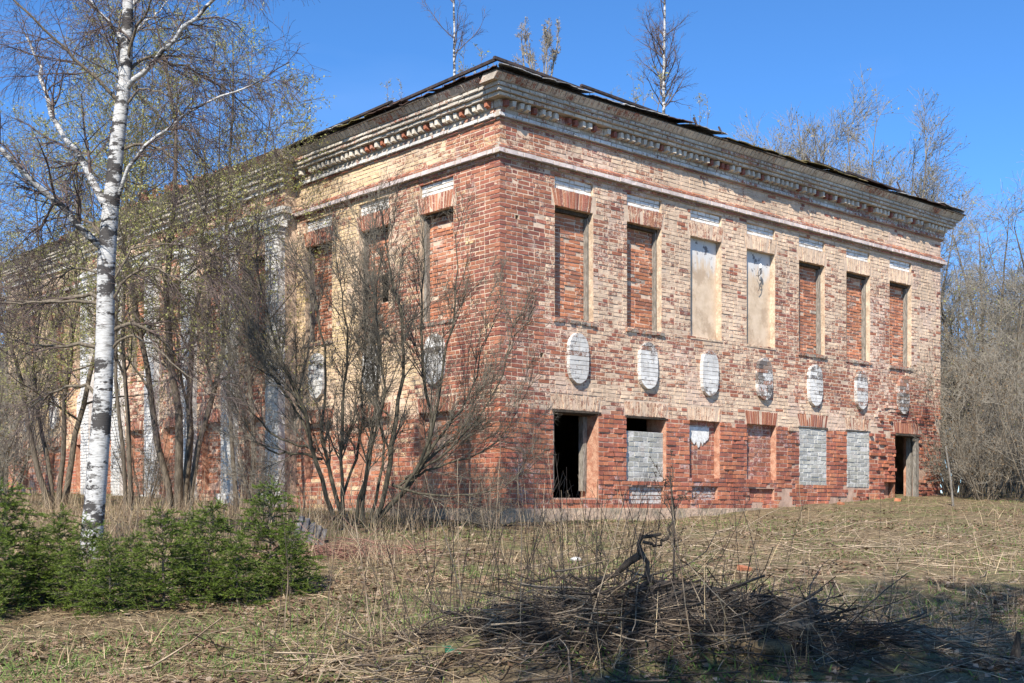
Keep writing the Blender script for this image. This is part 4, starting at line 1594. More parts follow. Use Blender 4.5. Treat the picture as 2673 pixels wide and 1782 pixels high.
s1 = bare_tree('sallow_tree', 'many-stemmed sallow in yellow-green bud, tallest clump behind the birch trunk', 'tree', 31, 9.4, 4, 1.7, (16, 10, 5), (0.28, 0.13, 0.062), SALLOW, 36000, at_ground(415, 22.0), 'budding sallows before the left facade', 0.072, rmin=0.0026, budsize=0.026, t0=0.26, wander=0.10)
s2 = copy_tree(s1, at_ground(130, 23.0), 2.1, (0.85, 0.85, 0.80), 'thick-stemmed sallow in yellow-green bud nearest the left edge of the picture', 'budding sallows before the left facade')
s3 = bare_tree('sallow_tree', 'slender sallow in yellow-green bud between the birch trunk and the big shrub', 'tree', 33, 7.4, 2, 0.7, (18, 10, 6), (0.22, 0.13, 0.065), SALLOW, 8000, at_ground(560, 21.5), 'budding sallows before the left facade', 0.05, rmin=0.0029, budsize=0.028, t0=0.30, wander=0.10)
s4 = copy_tree(s3, at_ground(290, 20.5), 1.3, (0.95, 0.95, 1.0), 'sallow in yellow-green bud just right of the birch foot', 'budding sallows before the left facade')


# ------------------------------------------------------------------ the big bare shrub before the corner
def build_shrub():
    r = np.random.default_rng(41)
    Zs = 17.4
    base = np.array(at_ground(815, Zs))
    root = thing('leafless_shrub', 'large leafless many-stemmed shrub spreading before the house corner', 'shrub', tuple(base))

    def cv(pts):
        out = []
        for x, y in pts:
            out.append(px((600 + x / 2.412) * 0.88, (800 + y / 2.412) * 0.88, Zs))
        return np.array(out) - base
    main = [
        ([(650, 1310), (560, 1020), (510, 820), (480, 600), (370, 440), (300, 200), (250, -60), (215, -300)], 0.045, -0.5),
        ([(700, 1300), (600, 980), (560, 760), (600, 350), (520, 0), (480, -200), (470, -470)], 0.040, 0.4),
        ([(715, 1310), (700, 930), (740, 500), (760, 200), (700, -150), (690, -420)], 0.036, -0.3),
        ([(830, 1350), (880, 850), (930, 420), (900, 0), (880, -260), (870, -560)], 0.042, 0.5),
        ([(900, 1360), (1010, 1150), (1010, 1000), (1060, 700), (1110, 430), (1090, 100), (1010, -250), (980, -580)], 0.050, -0.4),
        ([(905, 1365), (1100, 1150), (1250, 950), (1290, 780), (1200, 400), (1180, 60), (1200, -200), (1190, -560)], 0.048, 0.5),
        ([(1060, 1210), (1190, 1010), (1290, 760), (1330, 470), (1420, 150), (1450, -120), (1430, -420)], 0.036, -0.6),
        ([(1060, 1130), (1250, 1010), (1500, 960), (1680, 850), (1800, 690), (1850, 560)], 0.026, 0.4),
        ([(1020, 1120), (1200, 1195), (1450, 1190), (1700, 1160), (1820, 1060)], 0.028, -0.5),
        ([(580, 960), (440, 920), (250, 925), (130, 830), (60, 690), (20, 600)], 0.026, 0.5),
        ([(540, 900), (460, 870), (340, 850), (200, 740), (60, 520), (0, 350)], 0.024, -0.6),
        ([(690, 1290), (760, 1000), (830, 760), (800, 400), (830, 60), (790, -280), (800, -520)], 0.03, 0.8),
        ([(800, 1340), (860, 1000), (960, 760), (1010, 680), (980, 300), (960, -100), (1060, -440)], 0.03, -0.9),
        ([(1010, 680), (930, 640), (850, 560), (780, 420)], 0.02, 0.2),
        ([(1160, 1040), (1300, 860), (1450, 640), (1560, 400), (1600, 180), (1610, -80)], 0.028, 0.7),
        ([(1100, 1080), (1330, 950), (1560, 740), (1700, 480), (1760, 330), (1790, 130)], 0.026, -0.7),
        ([(520, 860), (420, 640), (250, 450), (130, 230), (60, 30), (30, -160)], 0.028, 0.3),
        ([(500, 740), (400, 560), (200, 400), (60, 330), (-40, 300)], 0.024, 0.8),
        ([(1230, 980), (1420, 820), (1550, 620), (1600, 520)], 0.022, 0.2),
        ([(880, 1340), (940, 1120), (960, 880), (880, 560), (840, 240), (860, -150), (650, -480)], 0.028, 1.0),
    ]
    LP, RR = [], []
    for pts, rad, dy in main:
        p3 = cv(pts)
        f = np.linspace(0, 1, len(p3))
        ln = np.linalg.norm(p3[-1] - p3[0])
        p3[:, 1] += f * dy * ln * 0.30
        pr = resample(p3, 16)
        pr[1:-1] += r.normal(0, 0.015, pr[1:-1].shape)
        LP.append(pr)
        RR.append(0.78 * rad * np.linspace(1, 0.16, 16))
    for pr, rd in zip(LP, RR):
        V, Q = tubes(pr[None], (rd * (1 + 0.25 * (r.random(16) - 0.5)))[None], 8)
        link('stem', make_mesh('stem', V, Q, smooth=True), M['bark_green'], root)
    P1, R1 = np.array(LP), np.array(RR)
    P2, R2 = grow(P1, R1, r, 14, 1.05, 28, 7, up=0.07, wig=0.10, t0=0.15, rr=0.5, rmin=0.006, rtip=0.0035, taper_len=0.4)
    P3, R3 = grow(P2, R2, r, 9, 0.52, 32, 6, up=0.06, wig=0.10, t0=0.1, rr=0.6, rmin=0.0034, rtip=0.0025)
    P4, R4 = grow(P3, R3, r, 7.0, 0.24, 40, 4, up=0.06, wig=0.14, t0=0.05, rr=0.75, rmin=0.0022, rtip=0.0018)
    V, Q = cat_tubes([tubes(P2, R2, 4), tubes(P3, R3, 3)])
    link('branches', make_mesh('branches', V, Q), M['twig_shrub'], root)
    V, Q = tubes(P4, R4, 3)
    o = link('twigs', make_mesh('twigs', V, Q), M['twig_shrub'], root)
    tag(o, kind='stuff')
    V, Q, at = leaves(P4, r, 9000, 0.010, [(0.20, 0.16, 0.11), (0.26, 0.22, 0.15), (0.15, 0.12, 0.08)], spread=0.004)
    o = link('buds', make_mesh('buds', V, Q, attrs=at), M['straw'], root)
    tag(o, kind='stuff')
    return root


build_shrub()

# ------------------------------------------------------------------ trees behind the house
bt1 = bare_tree('bare_tree', 'broad grey bare tree whose crown rises above the roof near the right end', 'tree', 51, 11.7, 10, 2.7, (15, 11, 6), (0.18, 0.10, 0.055), GREY, 5000, at_ground(1950, 37.0), 'bare trees behind the house', 0.10, rmin=0.005, budsize=0.05, angs=(30, 34, 36), cols=[(0.30, 0.27, 0.13), (0.36, 0.30, 0.17)])
bt2 = bare_tree('bare_tree', 'bare grey tree right behind the far right corner of the house', 'tree', 52, 8.2, 5, 3.0, (14, 11, 7), (0.27, 0.15, 0.075), GREY, 1500, at_ground(2255, 33.0), 'bare trees behind the house', 0.09, rmin=0.0042, budsize=0.04, up=(0.02, -0.02, -0.04))
bt3 = bare_tree('bare_tree', 'thin spindly bare birch sapling behind the house, above the roof left of the tall birch', 'tree', 53, 9.5, 1, 0.2, (46, 8, 4), (0.20, 0.10, 0.05), (M['birch'], M['twig_birch'], M['twig_birch']), 0, at_ground(800, 40), 'bare trees behind the house', 0.07, rmin=0.0035, angs=(45, 42, 40), up=(0.04, 0.0, -0.04))
specs = [
    (bt2, 2330, 36.0, 0.9, 0.95, 'bare grey tree at the right edge of the picture, tallest one there'),
    (bt2, 2190, 40.0, 2.2, 0.85, 'bare grey tree seen just past the right house edge, behind its neighbours'),
    (bt1, 2300, 46.0, 1.0, 0.72, 'pale bare tree far behind the right edge thicket'),
    (bt2, 2400, 33.0, 3.9, 0.95, 'bare grey tree cut by the right edge of the picture'),
    (bt1, 2420, 52.0, 2.7, 0.85, 'pale far bare tree mostly outside the right edge'),
    (bt2, 2290, 29.8, 4.6, 0.62, 'low bare tree before the right thicket, next to the doorway end'),
    (bt3, 1690, 42.0, 0.4, 1.05, 'small bare sapling peeping over the roof right of the tall roof birch'),
    (bt1, 1790, 44.0, 3.3, 0.82, 'pale bare tree top just showing over the roof left of the broad crown'),
    (bt1, 1865, 39.5, 1.9, 0.97, 'left half of the broad bare crown above the roof, a tree of its own'),
    (bt1, 2040, 38.5, 4.1, 0.86, 'bare tree making the right half of the broad crown above the roof'),
    (bt1, 2120, 43.0, 5.0, 0.68, 'bare crown sloping down behind the right roof corner'),
    (bt2, 30, 36.0, 1.9, 1.0, 'dark bare tree behind the far left end of the house'),
    (bt2, -60, 31.0, 3.1, 0.9, 'bare grey tree beyond the left end of the house, cut by the edge'),
    (bt1, -30, 45.0, 0.7, 0.7, 'far bare tree at the left edge behind the sallows'),
    (bt2, 60, 47.0, 5.2, 0.95, 'far bare tree between the left house end and the picture edge'),
]
for src, xd, Z, rz, sc, lab in specs:
    copy_tree(src, at_ground(xd, Z), rz, sc, lab, 'bare trees behind the house')
# far bare wood closing the horizon
wood_r = np.random.default_rng(60)
far_src = bt2
k = 0
ORD = ['first', 'second', 'third', 'fourth', 'fifth']
for i, (xd, Z) in enumerate([(2180, 58), (2230, 64), (2290, 60), (2350, 66), (2420, 61), (-40, 60), (30, 66), (90, 62), (150, 70)]):
    side = 'right' if xd > 1000 else 'left'
    copy_tree(far_src, at_ground(xd, Z), wood_r.uniform(0, 6), wood_r.uniform(0.8, 1.05), '%s tree from the %s in the far bare wood on the %s' % (ORD[i % 5], 'house edge' if side == 'right' else 'picture edge', side), 'far wood on the %s' % side)

# thicket at the right corner of the house and along the right edge
th = bare_tree('thicket_bush', 'dense brown leafless bush at the right house corner beside the doorway', 'bush', 71, 3.2, 12, 1.35, (7, 6, 4), (0.28, 0.16, 0.09), (M['bark'], M['twig_grey'], M['twig_grey']), 900, at_ground(2205, 27.6), 'leafless bushes at the right house corner', 0.018, rmin=0.003, budsize=0.035, t0=0.1, cols=[(0.20, 0.13, 0.07), (0.26, 0.18, 0.10), (0.15, 0.11, 0.06)])
for xd, Z, rz, sc, lab in [
    (2262, 26.5, 1.0, 1.0, 'dense leafless bush second from the right house corner'),
    (2325, 27.5, 2.4, 1.1, 'dense leafless bush third from the right house corner'),
    (2385, 25.5, 3.3, 1.05, 'dense leafless bush at the right edge of the picture'),
    (2270, 30.5, 4.1, 1.3, 'taller leafless bush standing behind the corner bushes'),
    (2350, 31.0, 5.1, 1.25, 'taller leafless bush behind the one at the right edge'),
]:
    copy_tree(th, at_ground(xd, Z), rz, sc, lab, 'leafless bushes at the right house corner')
for i, (xd, Z) in enumerate([(2190, 38), (2235, 41), (2285, 39), (2330, 42), (2375, 40)]):
    copy_tree(th, at_ground(xd, Z), i * 1.1, 1.3, '%s bush from the house edge in the far hedge on the right' % ORD[i], 'far hedge on the right')
for i, (xd, Z) in enumerate([(-30, 38), (15, 41), (60, 39)]):
    copy_tree(th, at_ground(xd, Z), i * 1.7, 1.3, '%s bush from the picture edge in the far hedge on the left' % ORD[i], 'far hedge on the left')
for xd, Z, rz, sc, lab in [
    (20, 27.5, 1.2, 1.0, 'leafless bush at the left end of the house wall'),
    (-30, 24.0, 2.2, 1.1, 'leafless bush at the left edge of the picture'),
    (330, 24.2, 3.0, 0.7, 'low leafless bush under the sallows by the wall'),
    (600, 20.0, 4.0, 0.62, 'low leafless bush between the spruces and the left facade'),
    (950, 18.2, 0.5, 0.45, 'low leafless undergrowth at the foot of the house corner'),
    (1120, 18.4, 1.7, 0.34, 'small leafless undergrowth bush right at the house corner foot'),
]:
    copy_tree(th, at_ground(xd, Z), rz, sc, lab, 'leafless undergrowth along the left facade')


# ------------------------------------------------------------------ saplings growing on the roof
def roof_pt(s, t):
    d = min(s + OV, t + OV)
    p = rp1(s, t, EZ + d * SL)
    return (p[0] + CX, p[1] + CY, p[2] - 0.02)


BIR = (M['birch'], M['twig_birch'], M['twig_birch'])
bare_tree('roof_birch', 'tall slim white birch sapling growing from the roof over the right facade', 'tree', 81, 4.2, 1, 0.12, (50, 7, 4), (0.25, 0.11, 0.05), BIR, 0, roof_pt(4.67, 0.7), 'birches growing on the roof', 0.042, rmin=0.0024, angs=(46, 42, 38), up=(0.05, 0.03, 0.0), t0=0.12, wander=0.03, tip=0.6)
bare_tree('roof_birch', 'slim birch sapling growing from the roof left of the house corner', 'tree', 82, 3.0, 1, 0.15, (26, 7, 4), (0.28, 0.12, 0.05), BIR, 0, roof_pt(0.72, 2.0), 'birches growing on the roof', 0.028, rmin=0.0022, angs=(42, 40, 38), up=(0.05, 0.03, 0.0), t0=0.25, wander=0.03, tip=0.6)
bare_tree('roof_shrub', 'stubby lichen-grey shrub with many short shoots growing on the roof near the corner', 'shrub', 83, 1.25, 6, 0.62, (9, 7, 4), (0.22, 0.11, 0.05), (M['twig_grey'], M['twig_grey'], M['twig_grey']), 700, roof_pt(1.38, 0.55), None, 0.022, rmin=0.003, angs=(28, 32, 34), up=(0.12, 0.12, 0.1), t0=0.3, budsize=0.022, cols=[(0.36, 0.28, 0.18), (0.42, 0.38, 0.26), (0.28, 0.2, 0.12)])
rs = bare_tree('roof_seedling', 'tiny leafless seedlings on the roof edge left of the corner', 'shrub', 84, 0.9, 3, 0.25, (6, 4, 0), (0.3, 0.14, 0.1), GREY, 120, roof_pt(0.5, 1.4), None, 0.008, rmin=0.002, up=(0.1, 0.1, 0.1), budsize=0.025)
rs['label'] = 'leafless seedling on the roof edge, beside the slim birch sapling'
for s, t, sc, lab in [(0.3, 3.2, 0.8, 'leafless seedling on the left roof edge, second from the corner'), (0.2, 6.2, 0.9, 'leafless seedling on the left roof edge above the cornice step'), (3.9, 0.5, 1.2, 'leafless shoots on the roof at the foot of the tall roof birch, left side'), (5.5, 0.6, 1.0, 'leafless shoots on the roof right of the tall roof birch'), (0.0, 0.1, 0.35, 'tuft of dark twigs on the very corner of the roof'), (2.9, 0.2, 0.5, 'single thin twig on the right roof edge above the second window')]:
    copy_tree(rs, roof_pt(s, t), s * 3 + t, sc, lab, None)


# ------------------------------------------------------------------ young spruces
def spruce_proto(seed, H):
    r = np.random.default_rng(seed)
    parts = {}
    n = 10
    zz = np.linspace(-0.05, H, n)
    TP = np.stack([0.015 * r.normal(0, 1, n).cumsum() * 0.3, 0.015 * r.normal(0, 1, n).cumsum() * 0.3, zz], -1)
    TR = np.linspace(0.016, 0.003, n)
    parts['trunk'] = tubes(TP[None], TR[None], 6)
    B, BR = [], []
    whorls = np.concatenate([np.linspace(0.06, 0.93, 9)])
    for w in whorls:
        nb = r.integers(5, 8)
        for q in range(nb):
            a = 2 * math.pi * (q + r.uniform(-0.35, 0.35)) / nb
            h = np.clip(w + r.normal(0, 0.02), 0.03, 0.97)
            L = H * (0.52 * (1 - h) ** 0.8 + 0.04) * r.uniform(0.75, 1.15)
            p0 = np.array([np.interp(h * H, zz, TP[:, 0]), np.interp(h * H, zz, TP[:, 1]), h * H])
            t = np.linspace(0, 1, 7)
            rise = 0.28 + 0.35 * h
            out = t * L
            z = out * rise * (1 - 0.55 * t) - 0.10 * L * t ** 2 + 0.10 * L * t ** 4
            pts = p0 + np.stack([math.cos(a) * out, math.sin(a) * out, z], -1) + r.normal(0, 0.006, (7, 3))
            B.append(pts)
            BR.append(np.linspace(0.006, 0.002, 7))
    B, BR = np.array(B), np.array(BR)
    C, CR = grow(B, BR, r, 8, 0.21 * H, 48, 5, up=-0.035, wig=0.06, t0=0.12, rr=0.7, rmin=0.002, rtip=0.0015, taper_len=0.62, flat=0.75)
    Dd, DR = grow(C, CR, r, 2.2, 0.085 * H, 45, 4, up=-0.01, wig=0.06, t0=0.1, rr=0.7, rmin=0.0015, rtip=0.001, flat=0.75)
    parts['branches'] = cat_tubes([tubes(B, BR, 4), tubes(C, CR, 3)])

    def needles(P, dens):
        seg = np.linalg.norm(np.diff(P, axis=1), axis=2).sum(1)
        cnt = np.maximum(4, (seg * dens).astype(int))
        par = np.repeat(np.arange(len(P)), cnt)
        K = len(par)
        k = P.shape[1]
        t = r.uniform(0.02, 1, K) * (k - 1)
        i = np.minimum(t.astype(int), k - 2)
        w = (t - i)[:, None]
        c = P[par, i] * (1 - w) + P[par, i + 1] * w
        tan = nrm(P[par, i + 1] - P[par, i])
        side = nrm(np.cross(tan, r.normal(0, 1, (K, 3))))
        side[:, 2] = np.abs(side[:, 2]) * 0.7 + 0.1
        d = nrm(tan * 0.75 + side)
        wv = nrm(np.cross(d, r.normal(0, 1, (K, 3))))
        L = r.uniform(0.014, 0.022, K)[:, None] * 1.15
        V = np.stack([c - wv * 0.0021, c + wv * 0.0021, c + d * L], 1)
        tipness = t / (k - 1)
        return V, tipness
    VA, ta = needles(B[:, 1:], 420)
    VB2, tb = needles(C, 520)
    VC, tc2 = needles(Dd, 560)
    VV = np.concatenate([VA, VB2, VC])
    tp = np.concatenate([ta, tb, tc2])
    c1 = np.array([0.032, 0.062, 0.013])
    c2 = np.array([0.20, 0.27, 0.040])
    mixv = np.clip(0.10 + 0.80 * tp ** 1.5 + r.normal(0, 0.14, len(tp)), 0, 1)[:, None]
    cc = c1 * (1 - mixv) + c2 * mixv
    col = np.repeat(np.concatenate([cc, np.ones((len(cc), 1))], 1), 3, 0)
    parts['needles'] = (VV.reshape(-1, 3), np.arange(len(VV) * 3).reshape(-1, 3), col)
    return parts


def spruce_thing(parts, label, loc, rz, scale, group):
    root = thing('young_spruce', label, 'spruce', loc, rz, group, scale)
    for nm, mat in (('trunk', M['bark']), ('branches', M['twig'])):
        link(nm, make_mesh(nm, *parts[nm]), mat, root)
    V, T, col = parts['needles']
    o = link('needles', make_mesh('needles', V, None, T, attrs={'col': col}), M['needle'], root)
    tag(o, kind='stuff')
    return root


spr = []
GRP = 'young spruces in the left foreground'
protos = [spruce_proto(91, 1.0), spruce_proto(92, 1.0), spruce_proto(93, 1.0)]
sp_list = [  # xd, Z, height, proto, label
    (10, 10.2, 1.02, 0, 'young spruce at the left picture edge, tallest of that end'),
    (202, 10.0, 0.74, 1, 'young spruce standing directly before the white birch trunk'),
    (378, 10.2, 0.84, 2, 'young spruce with a bare upright leader right of the birch'),
    (478, 10.6, 0.86, 0, 'narrow dark young spruce in the middle of the row'),
    (545, 10.4, 0.60, 1, 'bushy low young spruce near the right end of the row'),
    (618, 11.3, 1.02, 2, 'bright green young spruce at the right end, tallest there'),
    (90, 10.3, 0.66, 2, 'low young spruce between the left edge one and the birch one'),
    (665, 11.0, 0.62, 1, 'small young spruce reaching furthest right over the grass'),
    (300, 10.9, 0.58, 0, 'low young spruce in the gap right of the birch foot'),
    (140, 11.3, 0.74, 1, 'young spruce behind the row, left of the birch trunk'),
    (440, 11.6, 0.72, 2, 'young spruce behind the row, beneath the sallow trunks'),
    (-40, 9.7, 0.8, 1, 'young spruce cut by the left picture edge'),
    (255, 9.75, 0.62, 2, 'small foremost young spruce just right of the birch trunk line'),
]
made = {}
for i, (xd, Z, h, pi, lab) in enumerate(sp_list):
    loc = at_ground(xd, Z)
    if pi not in made:
        made[pi] = spruce_thing(protos[pi], lab, loc, i * 1.3, h, GRP)
    else:
        copy_tree(made[pi], loc, i * 1.3, h, lab, GRP)


# ------------------------------------------------------------------ ground cover (stuff)
def in_house(x, y, pad=0.05):
    s = (x - CX) * U[0] + (y - CY) * U[1]
    t = (x - CX) * VD[0] + (y - CY) * VD[1]
    return (s > -pad) & (t > -pad) & (s < LR) & (t < LL)


def scatter(n, r, z0=6.2, z1=31.0, pw=1.0, xl=-0.46, xr=0.46):
    u = r.random(n)
    y = z0 * (z1 / z0) ** (u ** pw)
    x = y * r.uniform(xl, xr, n)
    ok = ~in_house(x, y)
    return x[ok], y[ok]


def blades(n, seed, lo, hi, width, cols, elev, mask=None, z0=6.2, z1=31, bend=0.3, pw=1.0, colvar=0.2):
    r = np.random.default_rng(seed)
    x, y = scatter(n, r, z0, z1, pw)
    if mask is not None:
        k = r.random(len(x)) < mask(x, y)
        x, y = x[k], y[k]
    K = len(x)
    z = gz(x, y)
    az = r.uniform(0, 2 * np.pi, K)
    el = np.abs(r.normal(elev[0], elev[1], K))
    L = r.uniform(lo, hi, K) * (0.6 + 0.8 * r.random(K) ** 2)
    d = np.stack([np.cos(az) * np.cos(el), np.sin(az) * np.cos(el), np.sin(el)], -1)
    w = nrm(np.cross(d, np.array([0, 0, 1.0]) + 0.3 * r.normal(0, 1, (K, 3)))) * (width * r.uniform(0.7, 1.4, K))[:, None] / 2
    # widths grow slightly with distance so that blades stay visible as tufts
    p0 = np.stack([x, y, z - 0.004 + np.abs(r.normal(0, 0.012, K))], -1)
    p1 = p0 + d * L[:, None] * 0.5
    d2 = nrm(d + np.array([0, 0, -bend]) * r.uniform(0.2, 1.4, K)[:, None])
    p2 = p1 + d2 * L[:, None] * 0.5
    g = gz(p2[:, 0], p2[:, 1]) + 0.004
    p2[:, 2] = np.maximum(p2[:, 2], g)
    V = np.stack([p0 - w, p0 + w, p1 + w * 0.9, p1 - w * 0.9, p2 + w * 0.25, p2 - w * 0.25], 1).reshape(-1, 3)
    b = np.arange(K)[:, None] * 6
    Q = np.concatenate([b + np.array([[0, 1, 2, 3]]), b + np.array([[3, 2, 4, 5]])])
    cc = np.array(cols)[r.integers(0, len(cols), K)] * r.uniform(1 - colvar, 1 + colvar, (K, 1))
    return V, Q, {'col': np.repeat(np.concatenate([cc, np.ones((K, 1))], 1), 6, 0)}


STRAW = [(0.44, 0.33, 0.19), (0.33, 0.24, 0.135), (0.54, 0.42, 0.26), (0.25, 0.17, 0.095), (0.18, 0.12, 0.07)]
GREEN = [(0.10, 0.17, 0.035), (0.13, 0.19, 0.045), (0.08, 0.135, 0.03), (0.16, 0.20, 0.06)]


def straw_mask(x, y):
    return np.clip((fbm(x * 0.9, y * 0.9, 4, 13) - 0.36) * 5, 0.06, 1)


def green_mask(x, y):
    return np.clip((fbm(x * 0.7, y * 0.7, 4, 17) - 0.43) * 6, 0.05, 1)


V, Q, at = blades(125000, 1, 0.07, 0.26, 0.0044, STRAW, (0.05, 0.11), straw_mask)
tag(link('dry_grass', make_mesh('dry_grass', V, Q, attrs=at), M['straw']), 'flattened dry straw-coloured grass covering the meadow', 'grass', kind='stuff')
V, Q, at = blades(80000, 2, 0.03, 0.09, 0.006, GREEN, (0.6, 0.35), green_mask)
tag(link('green_grass', make_mesh('green_grass', V, Q, attrs=at), M['straw']), 'patches of short fresh green grass between the dry litter', 'grass', kind='stuff')


def tuft_mask(x, y):
    sw = (x - CX) * U[0] + (y - CY) * U[1]
    tw = (x - CX) * VD[0] + (y - CY) * VD[1]
    near_wall = ((sw > -0.6) & (tw < 0) & (tw > -0.9)) * (0.35 + 0.5 * (fbm(sw * 1.2, tw, 3, 3) > 0.5))
    left = ((x < -1.0) & (y > 12.5)) * 0.7
    return np.clip((fbm(x * 1.1, y * 1.1, 3, 23) - 0.5) * 4 + left + near_wall, 0.0, 1)


V, Q, at = blades(13000, 3, 0.12, 0.36, 0.0042, STRAW[:3] + [(0.36, 0.27, 0.18)], (1.0, 0.3), tuft_mask, bend=0.25)
tag(link('standing_dry_grass', make_mesh('standing_dry_grass', V, Q, attrs=at), M['straw']), 'standing tufts of dead pale grass around the walls', 'grass', kind='stuff')
V, Q, at = blades(26000, 33, 0.22, 0.60, 0.0045, [(0.34, 0.25, 0.15), (0.25, 0.175, 0.11), (0.42, 0.33, 0.21), (0.18, 0.12, 0.08)], (0.95, 0.35), lambda x, y: ((x < -1.2) * 0.9 + (x > -1.2) * 0.04) * (fbm(x * 1.3, y * 1.3, 3, 27) > 0.42), z0=13.2, z1=27, bend=0.35)
tag(link('bank_grass', make_mesh('bank_grass', V, Q, attrs=at), M['straw']), 'matted brown dead grass on the bank below the left facade', 'grass', kind='stuff')
# dead leaves
r = np.random.default_rng(4)
x, y = scatter(60000, r, 6.2, 24)
kk = r.random(len(x)) < np.clip((fbm(x * 1.1, y * 1.1, 4, 53) - 0.42) * 5, 0.04, 1)
x, y = x[kk], y[kk]
K = len(x)
c = np.stack([x, y, gz(x, y) + r.uniform(0.002, 0.015, K)], -1)
a = nrm(np.stack([r.normal(0, 1, K), r.normal(0, 1, K), r.normal(0, 0.3, K)], -1))
b = nrm(np.cross(a, np.stack([r.normal(0, 0.35, K), r.normal(0, 0.35, K), np.ones(K)], -1)))
s = r.uniform(0.014, 0.036, K)[:, None]
V = np.stack([c - a * s, c + b * s * 0.7, c + a * s, c - b * s * 0.7], 1).reshape(-1, 3)
LC_ = np.array([(0.20, 0.125, 0.075), (0.26, 0.17, 0.11), (0.14, 0.085, 0.055), (0.33, 0.25, 0.18)])
cc = LC_[r.integers(0, 4, K)] * r.uniform(0.8, 1.2, (K, 1))
tag(link('dead_leaves', make_mesh('dead_leaves', V, np.arange(K * 4).reshape(-1, 4), attrs={'col': np.repeat(np.concatenate([cc, np.ones((K, 1))], 1), 4, 0)}), M['straw']), 'brown dead leaves lying over the ground', 'leaf litter', kind='stuff')


# ------------------------------------------------------------------ heap of cut stems with rotten logs in the foreground
def lay_stems(name, n, seed, cx, cy, rx, ry, lo, hi, rad, cols_mat, label, cat, lift=0.25, elev=0.12, azc=None, azs=1.5):
    r = np.random.default_rng(seed)
    x = cx + rx * r.normal(0, 0.55, n)
    y = cy + ry * r.normal(0, 0.55, n)
    z = gz(x, y) + np.abs(r.normal(0, lift, n)) * np.exp(-((x - cx) / rx) ** 2 - ((y - cy) / ry) ** 2)
    az = r.uniform(0, 2 * np.pi, n) if azc is None else r.normal(azc, azs, n)
    el = r.normal(0, elev, n)
    L = r.uniform(lo, hi, n)
    d = np.stack([np.cos(az) * np.cos(el), np.sin(az) * np.cos(el), np.sin(el)], -1)
    npt = 7
    pts = []
    p = np.stack([x, y, z], -1) - d * L[:, None] * 0.5
    for j in range(npt):
        pts.append(p.copy())
        d = nrm(d + r.normal(0, 0.13, (n, 3)))
        p = p + d * (L / (npt - 1))[:, None]
    P = np.stack(pts, 1)
    g = gz(P[..., 0], P[..., 1]) + 0.006
    P[..., 2] = np.maximum(P[..., 2], g)
    R = (rad * np.exp(r.normal(-0.1, 0.5, n)))[:, None] * np.linspace(1, 0.5, npt)[None]
    V, Q = tubes(P, R, 4)
    o = link(name, make_mesh(name, V, Q), cols_mat)
    tag(o, label, cat, kind='stuff')
    return o


M['stalk'] = mat_noise('dead_stalk', (0.19, 0.135, 0.088), (0.42, 0.33, 0.225), 3, bump=0.0)
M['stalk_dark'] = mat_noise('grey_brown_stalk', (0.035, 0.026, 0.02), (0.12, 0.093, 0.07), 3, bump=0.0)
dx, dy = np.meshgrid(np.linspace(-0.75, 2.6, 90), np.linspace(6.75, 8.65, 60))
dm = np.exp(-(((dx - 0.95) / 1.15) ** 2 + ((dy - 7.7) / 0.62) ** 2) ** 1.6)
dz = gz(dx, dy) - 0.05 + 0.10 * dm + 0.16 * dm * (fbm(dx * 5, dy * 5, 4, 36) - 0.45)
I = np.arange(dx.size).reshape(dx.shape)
debris = link('shade_debris', make_mesh('shade_debris', np.stack([dx, dy, dz], -1), np.stack([I[:-1, :-1], I[:-1, 1:], I[1:, 1:], I[1:, :-1]], -1).reshape(-1, 4)), mat_noise('debris_inner_shade', (0.018, 0.013, 0.01), (0.075, 0.054, 0.038), 16, bump=1.0, bd=0.03))  # added debris mound; the shade deep inside the heap is put into its near-black colour
tag(debris, 'added dark debris mound under the cut stems, inner shade of the heap in its colour', 'debris')
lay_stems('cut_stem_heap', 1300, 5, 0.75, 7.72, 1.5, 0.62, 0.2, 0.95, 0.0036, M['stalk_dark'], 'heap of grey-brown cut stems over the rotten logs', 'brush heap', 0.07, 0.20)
lay_stems('straw_stem_heap', 380, 6, 0.1, 7.5, 1.5, 0.6, 0.3, 0.9, 0.0026, M['stalk'], 'pale dead stems spread at the left foot of the heap', 'brush heap', 0.10, 0.25, 0.5, 0.9)
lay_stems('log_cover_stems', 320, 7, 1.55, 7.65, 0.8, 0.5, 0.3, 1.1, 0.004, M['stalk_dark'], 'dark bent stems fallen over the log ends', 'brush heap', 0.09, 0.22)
lay_stems('fallen_stems', 420, 8, 2.6, 8.6, 2.4, 1.6, 0.3, 1.2, 0.0027, M['stalk'], 'scattered fallen dead stems right of the heap', 'brush', 0.05, 0.12, 0.3, 1.2)
lay_stems('field_stems', 420, 9, 4.0, 14.5, 3.6, 4.0, 0.4, 1.4, 0.004, M['stalk'], 'fallen pale stems lying over the field before the house', 'brush', 0.03, 0.08, 0.2, 1.2)
lay_stems('reddish_stems', 260, 10, -2.1, 14.6, 0.9, 0.6, 0.4, 1.0, 0.0045, mat_noise('reddish_stalk', (0.16, 0.075, 0.055), (0.30, 0.16, 0.12), 3, bump=0), 'small heap of reddish cut stems right of the spruces', 'brush', 0.07, 0.12)


